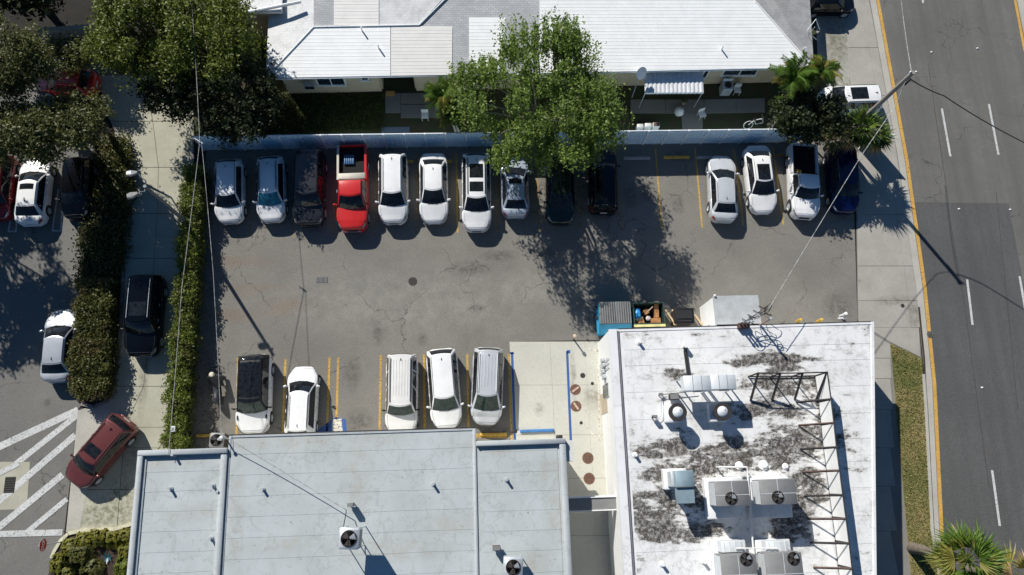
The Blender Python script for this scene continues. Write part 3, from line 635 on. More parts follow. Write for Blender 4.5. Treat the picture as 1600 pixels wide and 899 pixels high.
    # roof skin slightly proud
    def patch(x0, x1, v0, v1, off, nm, m_, nx=6, nv_=7, prof_=None):
        b = MB(); P = []
        for i in range(nx):
            x = lerp(x0, x1, i/(nx-1)); z = pz(x)
            for j in range(nv_): P.append(top(x, z, lerp(v0, v1, j/(nv_-1)), off))
        b.grid(P, nx, nv_); return b.build(nm, m_, t, 60, world=False)
    rc = roofcol or color
    patch(xb-.03, xc+.03, -.90, .90, .008, 'roof', rc, 8, 9)
    if rc is gl_dark: patch(xb+.04, xb-.12, -.88, .88, .012, 'roof_glass', rc, 3, 9); patch(xc+.1, xc-.06, -.86, .86, .012, 'roof_glass', rc, 3, 9)
    for s in (-1, 1):
        dm = MB(); q = [top(x, pz(x), .925*s, .012) for x in np.linspace(xb-.03, xc+.04, 7)]; dm.tube(q, .016, 4); dm.build('roof_trim', black, t, world=False)
    wg = wind or glas
    patch(xa-.03, xb+.05, -.90, .90, .012, 'windshield', wg)
    patch(xc-.05, xd+.04, -.86, .86, .012, 'rear_window', rearglass or glas)
    for s in (-1, 1):
        gl_ = [(p['gaps'][0][0], p['gaps'][-1][1], black, .010, 'window_trim')] if kind != 'bigsuv' else []
        for (u0, u1, gm_, go_, gn_) in gl_+[(a_, b_, glas, .016, 'side_window') for a_, b_ in p['gaps']]:
            b = MB(); zl, zu = belt+.03, zr-.125; P = []
            for i in range(7):
                fr_ = i/6
                for j in (0, 1):
                    z = zl if j == 0 else zu
                    lo0, lo1 = xa-.05, xd+.08; up0, up1 = xb+.03, xc-.02
                    if not j: xx = lerp(lo0, lo1, lerp(u0, u1, fr_))
                    else: xx = lerp(lerp(lo0, up0, .96), lerp(lo1, up1, .96), lerp(u0, u1, fr_))
                    zz_ = min(z, pz(xx)-.07) if j else z
                    P.append((xx, s*(HW(zz_)+go_), max(zz_, zl)))
            b.grid(P, 7, 2, s < 0); b.build(gn_, gm_, t, world=False)
        # wheels
        for k in (0, 1):
            ty_, ri = wheel_meshes(wr, rim); w = put('wheel', ty_, t, (xw[k], s*(hw-.115), wr)); w.name = 'wheel'
            if s < 0: w.rotation_euler = (0, 0, math.pi)
            put('rim', ri, w)
        # lamps
        hl = MB(); hl.grid([S(x, u, s, .012) for x in np.linspace(L/2-.40, L/2-.05, 5) for u in ((4.9, 5.6, 6.3))], 5, 3, s > 0)
        hl.build('headlight', (lights or clear_light), t, world=False)
        if not bed:
            tl = MB(); tl.grid([S(x, u, s, .012) for x in np.linspace(-L/2+.02, -L/2+.26, 4) for u in ((4.4, 5.3, 6.1))], 4, 3, s < 0); tl.build('tail_light', red_light, t, world=False)
        if not no_mirror:
            mr = MB(); mx = xa-.18; mr.box(-.055, .055, -.10, .10, -.06, .07, .03, Matrix.Translation((mx, s*(hw+.07), belt+.04)) @ Matrix.Rotation(s*.35, 4, 'Z')); mr.box(mx-.03, mx+.03, s*(hw-.12), s*(hw+.0), belt-.01, belt+.04)
            mr.build('side_mirror', black if color in (P_grey, P_black) or hoodvent or kind == 'bigsuv' else color, t, 40, world=False)
        dh = MB()
        for fr_ in ((.42, .61) if not bed else (.45,)): q = S(X(fr_), 5.6, s, .01); dh.box(q[0]-.09, q[0]+.09, q[1]-.015*s, q[1]+.02*s, q[2]-.02, q[2]+.015)
        dh.build('door_handle', chrome if chromeg else color, t, world=False)
        if rails:
            rl = MB(); xr = np.linspace(xb-.12, xc+.15, 7); pts = []
            for x in xr: q = top(x, pz(x), .84*s, .05); pts.append(q)
            q0, q1 = top(xr[0], pz(xr[0]), .84*s, .0), top(xr[-1], pz(xr[-1]), .84*s, 0)
            rl.tube([q0]+pts+[q1], .02, 6); rl.build('roof_rail', rails, t, 40, world=False)
    # front and rear trim
    wf = wd(L/2-.01)
    fr = MB(); zf = p['hood']
    fr.box(L/2-.06, L/2+.012, -wf*.62, wf*.62, .52, zf-.22, .01); fr.box(L/2-.06, L/2+.010, -wf*.7, wf*.7, .32, .45, .01); fr.build('grille', black, t, world=False)
    MB().box(L/2, L/2+.024, -.17, .17, .44, .54).build('front_badge_strip', chrome if chromeg else color, t, world=False)
    bmp = MB(); bmp.box(L/2-.1, L/2+.03, -wf*.82, wf*.82, .45, .53, .02); bmp.build('front_bumper', chrome if chromeg else color, t, 40, world=False)
    wrr = wd(-L/2+.01); bmp = MB(); bmp.box(-L/2-.05, -L/2+.12, -wrr*.88, wrr*.88, .42, .62, .03); bmp.build('rear_bumper', clad or color, t, 40, world=False)
    if not bed: MB().box(-L/2-.014, -L/2+.02, -.22, .22, .64, .76).build('licence_plate', plate_m, t, world=False)
    if clad:
        for s in (-1, 1):
            cl = MB(); P = []
            for x in np.linspace(-L/2+.2, L/2-.2, 26):
                P += [S(x, u, s, .012) for u in (2.0, 2.5, 2.9)]
            cl.grid(P, 26, 3, s > 0); cl.build('sill_cladding', clad, t, world=False)
    wp = MB(); 
    for y0 in (-.45, .15): a = top(xa-.02, pz(xa-.02), y0, .03); b = top(xa-.14, pz(xa-.14), y0+.5, .03); wp.tube([a, b], .010, 4)
    wp.build('wiper', black, t, world=False)
    if fin and not bed:
        z = zr; MB().add([(xc+.18, -.025, z-.01), (xc+.18, .025, z-.01), (xc+.36, 0, z), (xc+.17, 0, z+.09)], [(0, 2, 1), (0, 3, 2), (1, 2, 3), (0, 1, 3)]).build('antenna_fin', black if color != P_white or True else color, t, world=False)
    if sunroof:
        for (a, b) in sunroof: patch(lerp(xb, xc, a), lerp(xb, xc, b), -.68, .68, .016, 'sunroof', gl_dark, 4, 5)
    if ribs:
        b = MB()
        for i in range(ribs):
            v = lerp(-.6, .6, i/(ribs-1)); q = [top(x, pz(x), v, .012) for x in np.linspace(xb-.45, xc+.25, 5)]; b.tube(q, .018, 5)
        b.build('roof_rib', rc, t, 60, world=False)
    if hoodvent:
        b = MB()
        for s in (-1, 1): q = S(xa+.32, 7.0, s, .01); b.box(q[0]-.13, q[0]+.13, q[1]-.05, q[1]+.05, q[2]-.02, q[2]+.012)
        b.build('hood_vent', black, t, world=False)
    if bed:
        x0, x1 = -L/2+.01, xd-.02; hb = hw*.955; zt_ = 1.13
        for s in (-1, 1):
            b = MB(); b.box(x0, x1, s*(hb-.13), s*hb, .74, zt_, .03); b.build('bed_side', color, t, 40, world=False)
            b = MB(); b.box(-L/2-.01, -L/2+.04, s*(hb-.16), s*(hb-.01), .72, 1.05, .01); b.build('tail_light', red_light, t, world=False)
        b = MB(); b.box(-L/2-.02, -L/2+.06, -hb+.14, hb-.14, .62, zt_, .02); b.build('tailgate', color, t, 40, world=False)
        b = MB(); b.box(x0+.06, x1, -hb+.13, hb-.13, .80, .862); b.build('bed_floor', bedfloor, t, world=False)
        b = MB(); b.box(x1-.05, x1, -hb+.12, hb-.12, .8, zt_+.02); b.build('bed_front_wall', black, t, world=False)
        for i in range(7): pass
        if bedstuff: bedstuff(t, L, x0, x1, hb, zt_)
    return t
bedfloor = mat('shade_dark_bed_liner', (.006, .006, .007), .9, var=.3, scale=5)  # liner darkened to stand in for the shade inside the bed
TOP, BOT, WST = 'vehicles parked along the blue fence', 'vehicles parked head-in at the southern row', 'vehicles in the west parking lot and driveway'
rail_b = black
car('hatch', 'white hatchback nearest the hedge in the fence row', P_white, (358.5, 249), (358.5, 349), TOP, rails=None)
car('hatch', 'white crossover with a painted-in blue windscreen reflection and black roof rails', P_white, (423, 244), (424, 347), TOP, wind=gl_blue_reflection, rails=rail_b, clad=black)
car('bigsuv', 'large dark grey SUV beside the red pickup', P_grey, (485, 236), (482, 354), TOP, roofcol=paint('grey_roof_paint', (.035, .035, .038), 0, .2))
def red_bed(t, L, x0, x1, hb, z):
    for i in range(5): MB().box(x0+.62, x0+1.25, -.5+i*.13, -.4+i*.13, .87, 1.0, .01).build('blue_crate_slat', mat('dull_blue_plastic', (.05, .14, .28), .5, var=.2), t, 40, world=False)
    MB().box(x1-.42, x1-.02, -hb+.1, hb-.1, z-.22, z+.06, .02).build('tool_box', mat('beige_tool_box', (.58, .54, .46), .6, var=.1), t, 40, world=False)
    for s in (-1, 1): MB().box(x0, x1, s*(hb-.14), s*(hb+.004), z+.001, z+.03, .01).build('bed_rail_cap', mat('beige_tool_box', (1, 1, 1)) if s < 0 else P_red, t, world=False)
car('pickup', 'red pickup truck with a beige tool box across its bed', P_red, (551, 229), (551, 362), TOP, bedstuff=red_bed, chromeg=True)
car('suv', 'white SUV with a plain white roof beside the red pickup', P_white, (614, 239), (615, 350), TOP, clad=None, rails=P_white)
car('sedan', 'white sedan with a dark rear window in the fence row', P_white, (677, 239), (678, 349), TOP)
car('suv', 'white SUV with two dark sunroof panels and black rails', P_white, (744, 239), (745, 362), TOP, rails=rail_b, sunroof=((.10, .34), (.44, .80)), hgt=1.66)
car('sedan', 'pale silver sedan nosed under the tree with leaf litter on its hood', P_bluesil, (806, 340), (803, 240), TOP, sunroof=((.08, .32),), W=1.8)
car('suv', 'dark green car in deep tree shade with thin white light lines', P_green, (874, 241), (876, 351), TOP, hgt=1.55)
car('bigsuv', 'black SUV with gold tail trim in the tree shade', P_black, (943, 334), (941, 234), TOP, W=1.85, hgt=1.7)
car('sedan', 'silver coupe-like sedan facing the fence beside the empty stalls', P_ice, (1132, 347), (1127, 241), TOP, W=1.84)
car('sedan', 'white sedan with one large sunroof beside the white pickup', P_white, (1181, 227), (1195, 334), TOP, sunroof=((.04, .66),), hgt=1.5)
def white_bed(t, L, x0, x1, hb, z):
    MB().box(x1-.3, x1-.08, -.5, -.2, z-.28, z-.12, .02).build('yellow_box', yel_solid, t, world=False)
    MB().box(x0+.5, x0+1.1, -.2, .3, z-.28, z-.1, .05).build('dark_bag', bedfloor, t, world=False)
car('pickup', 'white pickup truck with an open black bed', P_white, (1253, 227), (1258, 342), TOP, bedstuff=white_bed, W=1.88, hgt=1.72, wind=gl_dark)
car('suv', 'dark navy SUV under the overhead wire at the end of the fence row', P_navy, (1312, 227), (1321, 334), TOP, wind=gl_dark)
car('suv', 'white SUV with an all black roof in the southern row', P_white, (399, 553), (395, 679), BOT, roofcol=gl_dark, wind=gl_green, hoodvent=True, cab=(.27, .395, .92, .98), W=1.98, hgt=1.78)
car('hatch', 'white hatchback reversed in beside the black-roofed SUV', P_white, (468, 690), (475, 571), BOT, glas=gl_dark, rails=P_white, hgt=1.62)
car('bigsuv', 'old off-white SUV with dark roof rack bars and ribbed roof', P_white2, (629, 553), (627, 680), BOT, wind=gl_green, rails=black, ribs=6, W=1.9, cab=(.25, .36, .955, .99))
car('suv', 'white SUV slightly turned beside the silver minivan', P_white, (689, 544), (699, 671), BOT, wind=gl_green, hgt=1.66)
car('van', 'silver-white minivan with a ribbed roof beside the blue line', P_ice, (764, 542), (759, 666), BOT, wind=gl_green, ribs=5, rails=P_white, W=1.9)
car('sedan', 'white sedan with a small sunroof half under the western trees', P_white, (45, 352), (58, 244), WST, sunroof=((.10, .33),))
car('suv', 'black car with round lamps beside the white sedan in the west lot', P_black, (124, 246), (117, 342), WST, hgt=1.5, W=1.8)
car('suv', 'dark red car cut off at the western edge of the picture', paint('dark_red_car_paint', (.22, .015, .018)), (4, 244), (-8, 345), WST)
car('sedan', 'bright red car parked crosswise under the trees', P_red, (152, 131), (56, 122), WST)
car('sedan', 'pale silver sedan in the open west lot beside the hedge island', P_silver, (87, 598), (98, 482), WST)
car('bigsuv', 'black SUV with a silver-framed roof rack driving between the hedges', P_black, (232, 430), (221, 558), WST, chromeg=True, rails=galv, sunroof=((.08, .4),), cab=(.28, .41, .94, .985))
mc = car('suv', 'maroon SUV turning out of the driveway toward the white hatching', P_maroon, (199, 655), (113, 757), WST, sunroof=((.10, .36),), rails=P_maroon, hgt=1.62)
car('suv', 'white SUV with a wide black sunroof beside the sidewalk', P_white, (1376, 155), (1276, 158), None, sunroof=((.10, .62),))
car('sedan', 'black car cut off by the top edge beside the sidewalk', P_black, (1252, 2), (1337, 1), None, W=1.85)
# ------------------------------------------------------------------ buildings
def wall_box(t, pts, z0, z1, m, nm='wall'):
    for i in range(len(pts)):
        a, b = pts[i], pts[(i+1) % len(pts)]; d = (b-a).normalized(); n = Vector((-d.y, d.x, 0))
        ar = sum(pts[k].x*pts[(k+1) % len(pts)].y-pts[(k+1) % len(pts)].x*pts[k].y for k in range(len(pts)))
        if ar < 0: n = -n
        e = .2; q = [a, b, b+n*e-d*0, a+n*e]
        q = [a+d*(e if i % 2 else 0), b-d*(e if i % 2 else 0), b+n*e-d*(e if i % 2 else 0), a+n*e+d*(e if i % 2 else 0)]
        MB().prism(q, z0, z1).build(nm, m, t)
# ---- eastern white building
Rz = ZR
NW, NE, SE, SW = g(951, 515, Rz), g(1365, 503, Rz), g(1369, 899, Rz), g(975, 899, Rz)
k_ = (SE-NE); SE = NE+k_*((-14-NE.y)/k_.y); k_ = (SW-NW); SW = NW+k_*((-14-NW.y)/k_.y)
bR = thing('white_building', 'flat white-roofed building with dark mould stains and rooftop machines', 'building', Vector((NW.x, NW.y, 0)))
bp_ = [Vector((p.x, p.y, 0)) for p in (NW, NE, SE, SW)]; c = sum(bp_, Vector())/4
wl_ = [bp_[0]+Vector((.02, -.05, 0)), bp_[1]+Vector((-.12, -.05, 0)), bp_[2]+Vector((-.12, 0, 0)), bp_[3]+Vector((.02, 0, 0))]
wall_box(bR, wl_, 0, Rz-.12, wall_white)
MB().prism(bp_, Rz-.12, Rz-.03).build('roof_deck', roofR_clean, bR)
yr = [515, 541, 566, 607, 650, 690, 726, 768, 812, 856, 899, 960]
ee = lambda y, t, z=Rz: (lambda a, b: lerp(a, b, t))(Vector((lerp(NW.x, SW.x, (NW.y-g(800, y, Rz).y)/(NW.y-SW.y)), 0, z)), Vector((lerp(NE.x, SE.x, (NE.y-g(800, y, Rz).y)/(NE.y-SE.y)), 0, z)))
for i, (a, b) in enumerate(zip(yr[:-1], yr[1:])):
    ya, yb = g(1160, a, Rz).y, g(1160, b, Rz).y
    if i == 0: ya = NW.y-.06
    P = []
    for t_ in (.052, .25, .5, .75, .985):
        xa_, xb_ = lerp(lerp(NW.x, SW.x, (NW.y-ya)/(NW.y-SW.y)), lerp(NE.x, SE.x, (NE.y-ya)/(NE.y-SE.y)), t_), lerp(lerp(NW.x, SW.x, (NW.y-yb)/(NW.y-SW.y)), lerp(NE.x, SE.x, (NE.y-yb)/(NE.y-SE.y)), t_)
        w1, w2 = rnd.uniform(-.02, .02), rnd.uniform(-.02, .02)
        P += [(xa_, ya, Rz-.02), (xb_, yb-.03+w2, Rz-.008), (xb_, yb-.035+w2, Rz-.022)]
    MB().grid(P, 5, 3).build('membrane_sheet', roofR, bR)
def edge_strip(par, a, b, w0, w1, z0, z1, m, nm):
    d = (b-a).normalized(); n = Vector((-d.y, d.x, 0)); MB().prism([a+n*w0, b+n*w0, b+n*w1, a+n*w1], z0, z1).build(nm, m, par)
edge_strip(bR, bp_[0]+Vector((0, 0, 0)), bp_[3], 0, .45, Rz-.03, Rz+.05, roofR_clean, 'roof_edge')
edge_strip(bR, bp_[0]+Vector((.50, -.1, 0)), bp_[3]+Vector((.5, 0, 0)), 0, .06, Rz-.028, Rz+.06, mat('grey_flashing_strip', (.2, .19, .2), .8, var=.2), 'edge_flashing')  # narrow grey strip beside the raised west roof edge
edge_strip(bR, bp_[0]+Vector((.56, -.02, 0)), bp_[1]+Vector((-.1, -.02, 0)), -.12, 0, Rz-.028, Rz+.012, roofR_clean, 'roof_edge')
edge_strip(bR, bp_[1], bp_[2], -.14, -.0, Rz-.028, Rz+.05, roofR_clean, 'roof_edge')
edge_strip(bR, bp_[0]+Vector((.56, 0, 0)), bp_[1], .0, .05, Rz-.25, Rz-.01, black_metal, 'gutter_strip')
# wall features on the west wall
xw_ = wl_[0].x
def wallx(py): return lerp(wl_[0].x, wl_[3].x, (wl_[0].y-py)/(wl_[0].y-wl_[3].y))
yw0, yw1 = g(940, 600, 2).y, g(940, 622, 2).y
wx = wallx(yw0)
wt = MB().box(wx-.05, wx+.02, yw1, yw0, 1.1, 2.9).build('window', galv, bR); 
gw = MB().box(wx-.07, wx-.052, yw1+.06, yw0-.06, 1.16, 2.84).build('pane', gl_mid, None); gw.parent = wt; gw.data.transform(Matrix.Translation(-bR.location)) if False else None
gw.matrix_parent_inverse = Matrix.Translation(-Vector((bR.location.x, bR.location.y, 0)))
for i in range(4):
    y_ = g(945, 562+i*9, 2.2).y; x_ = wallx(y_)
    mb = MB(); mb.box(x_-.16, x_, y_-.13, y_+.13, 1.5+.2*(i % 2), 2.1+.2*(i % 2), .02); mb.lathe([(.001, .0), (.09, 0), (.09, .05)], 12, (x_-.12, y_, 2.12+.2*(i % 2))); mb.build('electric_meter', galv, bR, 40)
mb = MB(); 
for d in (0, .12, .25): mb.tube([(wallx(8)-.06, g(945, 566, 2).y-d*2, .3), (wallx(8)-.06, g(945, 566, 2).y-d*2, 3.6)], .025, 6)
mb.build('conduit', galv, bR)
MB().box(wallx(4.5)-.03, wallx(4.5)+.03, 3.4, 4.6, 0, 2.1).build('door', wall_tan, bR)
# ---- western grey building
Lz = ZL
bL = thing('grey_building', 'flat grey-roofed building with two parapet wings at the bottom', 'building', g(560, 800))
cx0, cx1 = g(358, 690, Lz).x, g(742, 690, Lz).x; cy1 = g(560, 675, Lz).y
wx0, wy0 = g(214, 703, Lz+.3).x, g(280, 702, Lz+.3).y; ex1, ey1 = g(884, 686, Lz+.3).x, g(815, 687, Lz+.3).y
def rect(x0, x1, y0, y1): return [Vector((x0, y0, 0)), Vector((x1, y0, 0)), Vector((x1, y1, 0)), Vector((x0, y1, 0))]
Sy = -14
wall_box(bL, rect(cx0+.1, cx1-.1, Sy, cy1-.12), 0, Lz-.1, wall_L); 
wall_box(bL, rect(wx0+.04, cx0-.14, Sy, wy0-.03), 0, Lz-.1, wall_L); wall_box(bL, rect(cx1+.14, ex1-.03, Sy, ey1-.03), 0, Lz-.1, wall_L)
MB().prism(rect(cx0, cx1, Sy, cy1), Lz-.1, Lz-.03).build('roof_deck', roofL, bL)
MB().prism(rect(wx0+.24, cx0-.005, Sy, wy0-.24), Lz-.1, Lz-.05).build('roof_deck', roofL, bL); MB().prism(rect(cx1+.005, ex1-.24, Sy, ey1-.24), Lz-.1, Lz-.05).build('roof_deck', roofL, bL)
def laps(x0, x1, ylist, z, m=roofL, yt=None, nm='membrane_sheet'):
    for i, (ya, yb) in enumerate(zip(ylist[:-1], ylist[1:])):
        P = []
        for k in range(7):
            x = lerp(x0, x1, k/6); w = rnd.uniform(-.018, .018)
            P += [(x, ya+.0, z), (x, yb-.03+w, z+.009), (x, yb-.035+w, z-.002)]
        MB().grid(P, 7, 3).build(nm, m, bL)
py = lambda y, z=Lz: g(560, y, z).y
laps(cx0+.12, cx1-.12, [cy1-.08]+[py(v) for v in (704, 736, 768, 800, 833, 866, 899, 940, 990)], Lz-.015)
laps(wx0+.42, cx0-.35, [wy0-.4]+[py(v) for v in (727, 757, 788, 819, 851, 883, 920, 970)], Lz-.03)
laps(cx1+.32, ex1-.45, [ey1-.4]+[py(v) for v in (712, 745, 776, 806, 838, 870, 905, 960)], Lz-.03)
# parapets: west wing, east wing
def par(x0, x1, y0, y1, z1, m=parapet_m, nm='parapet'): MB().box(x0, x1, y0, y1, Lz-.1, z1, .03).build(nm, m, bL, 40)
par(wx0, wx0+.27, Sy, wy0-.28, Lz+.22); par(wx0, cx0-.02, wy0-.28, wy0, Lz+.24); par(wx0+.27, wx0+.42, Sy, wy0-.42, Lz+.06, roofL, 'cant_strip')
par(cx0-.34, cx0-.02, Sy, wy0-.28, Lz+.16); par(cx0-.02, cx0+.1, Sy, cy1-.03, Lz+.02, parapet_m, 'roof_edge')
par(cx1-.12, cx1+.06, Sy, cy1-.02, Lz+.05, parapet_m, 'roof_edge'); par(cx1+.06, ex1, ey1-.27, ey1, Lz+.21)
par(ex1-.34, ex1, Sy, ey1-.27, Lz+.16)
MB().box(cx0+.0, cx1, cy1, cy1+.07, Lz-.28, Lz-.02).build('gutter_strip', black_metal, bL)
MB().box(cx0+.1, cx1-.12, cy1-.1, cy1, Lz-.03, Lz+.03).build('roof_edge', parapet_m, bL)
MB().box(ex1+.0, ex1+.45, g(880, 722, 3).y, ey1-.1, 2.4, Lz-.15).build('corner_fin', wall_L, bL)
# ---- gate beam between the two
gb_ = thing('gate_beam', 'grey beam bridging the gap between the two flat-roofed buildings', 'beam', Vector(((ex1+wl_[0].x)/2, g(925, 788, 3).y, 0)))
y0_, y1_ = g(925, 797, 3.).y, g(925, 778, 3.).y
MB().box(ex1-.02, wallx(y0_)-.004, y0_, y1_, 2.75, 3.0).build('beam', hvac, gb_)
MB().box(ex1-.02, wallx(y0_)-.004, y1_+.002, y1_+.1, 2.7, 3.08).build('edge_trim', wall_white, gb_); MB().box(ex1-.02, wallx(y0_)-.004, y0_-.06, y0_-.002, 2.7, 3.03).build('edge_trim', wall_white, gb_)
for x in (ex1+.08, wallx(y0_)-.1): MB().box(x-.05, x+.05, y0_+.1, y0_+.2, 0, 2.75).build('post', wall_white, gb_)
# ---- small white shed north of the eastern building
sz = 2.9
a, b = g(1115, 464, sz), g(1183, 462, sz); sh = thing('shed', 'white lean-to shed with a grey top against the white building', 'shed', (a.x, b.y, 0))
yb = NW.y+.02
MB().box(a.x, b.x, yb, a.y, 0, sz-.08).build('wall', wall_white, sh); MB().box(a.x-.04, b.x+.06, yb+.0, a.y+.05, sz-.08, sz).build('roof', mat('grey_shed_roof', (.42, .44, .45), .7, var=.15, scale=2), sh)
wm = MB(); wm.box(a.x-.02, a.x-.001, yb+.4, yb+.6, 1.4, 1.6); wm.build('vent', hvac, sh)
tag(MB().lathe([(.001, .09), (.06, .07), (.08, 0), (.05, -.05)], 12, (a.x+.06, a.y+.06, sz+.05)).build('security_light', pvc), 'small white globe on the corner of the shed', 'light')
# ---- long house to the north
hs = thing('long_house', 'long house with white ribbed roofing and cream walls behind the fence', 'house', g(850, 130))
ez = 2.75; rz = 3.15
def Pz(x, y, z): return g(x, y, z)
EW, EE = g(415, 123, ez), g(1271, 106, ez)
RW, RE = g(490, 43, rz), g(1190, -10, rz)
ry = RW.y; slope = (rz-ez)/(ry-EW.y)
def onroof(px, py_):
    """point of the south roof slope seen there"""
    z = ez
    for _ in range(12): p = g(px, py_, z); yb_ = lerp(EW.y, EE.y, (p.x-EW.x)/(EE.x-EW.x)); z = ez+(p.y-yb_)*slope
    return g(px, py_, z)
def roofpoly(pts, m, nm, th=.05, lift=0, flat=False, par_=hs):
    P = [onroof(*p) if not flat else g(*p) for p in pts]; P = [p+Vector((0, 0, lift)) for p in P]
    n = len(P); vs = [tuple(p) for p in P]+[tuple(p-Vector((0, 0, th))) for p in P]
    ar = sum(P[i].x*P[(i+1) % n].y-P[(i+1) % n].x*P[i].y for i in range(n)); fs = [tuple(range(n)) if ar > 0 else tuple(range(n-1, -1, -1)), tuple(range(2*n-1, n-1, -1)) if ar > 0 else tuple(range(n, 2*n))]
    fs += [(i, n+i, n+(i+1) % n, (i+1) % n) if ar > 0 else (i, (i+1) % n, n+(i+1) % n, n+i) for i in range(n)]
    MB().add(vs, fs).build(nm, m, par_); return P
roofpoly([(415, 123), (707, 118), (843, 115), (1271, 106), (1180, 3), (1176, -60), (490, -60), (490, 43)], shingle, 'roof', .06)
def ribbed(pts, y0s, y1s, m, nm, lift, pitch=.235):
    """ribs run east-west over a polygon of the slope; pts is the outline (px)"""
    roofpoly(pts, m, nm, .03, lift)
    P = [onroof(*p) for p in pts]; y0, y1 = min(p.y for p in P), max(p.y for p in P); mb = MB(); k = int((y1-y0)/pitch); n = len(P)
    for i in range(1, k):
        y = y0+i*pitch; xsx = []
        for a, b in zip(P, P[1:]+P[:1]):
            if (a.y-y)*(b.y-y) < 0: t = (y-a.y)/(b.y-a.y); xsx.append((lerp(a.x, b.x, t), lerp(a.z, b.z, t)))
        xsx.sort()
        for (xa_, za), (xb_, zb_) in zip(xsx[::2], xsx[1::2]):
            w = .018; h = .008
            vs = [(xa_, y-w, za+lift), (xb_, y-w, zb_+lift), (xb_, y-w*.5, zb_+lift+h), (xa_, y-w*.5, za+lift+h), (xa_, y+w*.5, za+lift+h), (xb_, y+w*.5, zb_+lift+h), (xb_, y+w, zb_+lift), (xa_, y+w, za+lift)]
            mb.add(vs, [(0, 1, 2, 3), (3, 2, 5, 4), (4, 5, 6, 7)])
    mb.build('roof_ribs', m, hs)
ribbed([(418, 122.5), (610, 119), (610, 41), (490, 43)], 0, 0, metal_roof, 'metal_roofing', .035)
ribbed([(611, 119), (706, 117.5), (707, 42), (611, 41)], 0, 0, metal_roof2, 'metal_roofing', .035)
ribbed([(733, 117), (790, 116), (790, 28), (733, 28)], 0, 0, metal_roof, 'metal_roofing', .035)
ribbed([(843, 115), (1270, 106), (1180, 3), (1176, -55), (843, -55)], 0, 0, metal_roof, 'metal_roofing', .035)
ribbed([(522, 40), (592, 40), (592, -55), (522, -55)], 0, 0, metal_roof2, 'metal_roofing', .035)
roofpoly([(593, 40), (655, 38), (700, -10), (692, -55), (593, -55)], shingle_w, 'painted_shingles', .03, .03)
# hip ends
A_, B_, C_ = g(415, 123, ez), g(490, 43, rz), g(440, -60, rz)
vs = [tuple(A_), tuple(B_+Vector((0, 0, .0))), tuple(g(490, -60, rz+.3)), tuple(g(420, 17, ez)), tuple(g(424, -60, ez))]
MB().add(vs, [(0, 1, 3), (3, 1, 2), (3, 2, 4)]).build('hip_roof', shingle_w, hs)
A_ = g(1271, 106, ez); vs = [tuple(A_+Vector((.02, 0, .03))), tuple(onroof(1180, 3)+Vector((0, 0, .05))), tuple(onroof(1176, -55)+Vector((0, 0, .05))), tuple(g(1262, -55, ez)+Vector((0, 0, .6))), tuple(g(1262, -55, ez))]
MB().add([vs[0], vs[1], vs[2], vs[4]], [(0, 3, 2, 1), (0, 1, 2, 3)]).build('hip_roof', shingle_w, hs)
mb = MB(); mb.tube([onroof(490, 43)+Vector((0, 0, .06)), g(416, 122, ez)+Vector((0, 0, .06))], .05, 6); mb.build('ridge_cap', metal_roof, hs); mb = MB(); mb.tube([onroof(490, 43)+Vector((0, 0, .06)), onroof(655, 40)+Vector((0, 0, .06)), onroof(705, -10)+Vector((0, 0, .06))], .05, 6); mb.build('ridge_cap', metal_roof, hs); mb = MB(); mb.tube([onroof(1180, 3)+Vector((0, 0, .05)), g(1270, 106, ez)+Vector((0, 0, .05))], .05, 6)
mb.build('ridge_cap', metal_roof, hs)
MB().tube([EW+Vector((0, -.03, -.05)), EE+Vector((0, -.03, -.05))], .05, 6).build('eave_gutter', metal_roof, hs)
# walls
wy = g(500, 146).y; wa, wb = g(452, 147), g(1262, 128); wb.x = EE.x-.45
wd_ = lambda x: lerp(wa.y, wb.y, (x-wa.x)/(wb.x-wa.x))
def hx(px, y=140, z=1.5): return g(px, y, z).x
mb = MB()
def wseg(x0, x1, z0=0, z1=ez-.1, m=wall_cream, nm='wall', dy=0, th=.2):
    MB().prism([Vector((x0, wd_(x0)+dy, 0)), Vector((x1, wd_(x1)+dy, 0)), Vector((x1, wd_(x1)+dy+th, 0)), Vector((x0, wd_(x0)+dy+th, 0))], z0, z1).build(nm, m, hs)
p0, p1 = hx(592), hx(648)
wseg(wa.x, p0); wseg(p1, wb.x)
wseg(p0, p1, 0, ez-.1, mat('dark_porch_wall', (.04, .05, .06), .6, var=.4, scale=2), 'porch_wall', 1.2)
for x in (p0-.1, p1-.1): MB().box(x, x+.2, wd_(x)+.2, wd_(x)+1.2, 0, ez-.1).build('porch_return', wall_cream, hs)
MB().box(wa.x, wa.x+.2, wd_(wa.x)+.2, wd_(wa.x)+9, 0, ez-.1).build('wall', wall_cream, hs); MB().box(wb.x-.2, wb.x, wd_(wb.x)+.2, wd_(wb.x)+9, 0, ez-.1).build('wall', wall_cream, hs)
def window(px0, px1, z0, z1, mull=0, py_=132):
    x0, x1 = g(px0, py_, (z0+z1)/2).x, g(px1, py_, (z0+z1)/2).x; y = min(wd_(x0), wd_(x1))
    f = MB().box(x0, x1, y-.05, y+.02, z0, z1).build('window', wall_white, hs)
    n = mull+1; w = (x1-x0-.08*(n+1))/n
    for i in range(n):
        q = MB().box(x0+.08+i*(w+.08), x0+.08+i*(w+.08)+w, y-.065, y-.052, z0+.08, z1-.08); q.v = [(a-hs.location.x, b-hs.location.y, c_) for a, b, c_ in q.v]
        q.build('pane', gl_mid, f, world=False)
    q = MB().box(x0-.05, x1+.05, y-.12, y-.0, z0-.07, z0-.004); q.v = [(a-hs.location.x, b-hs.location.y, c_) for a, b, c_ in q.v]; q.build('sill', wall_white, f, world=False)
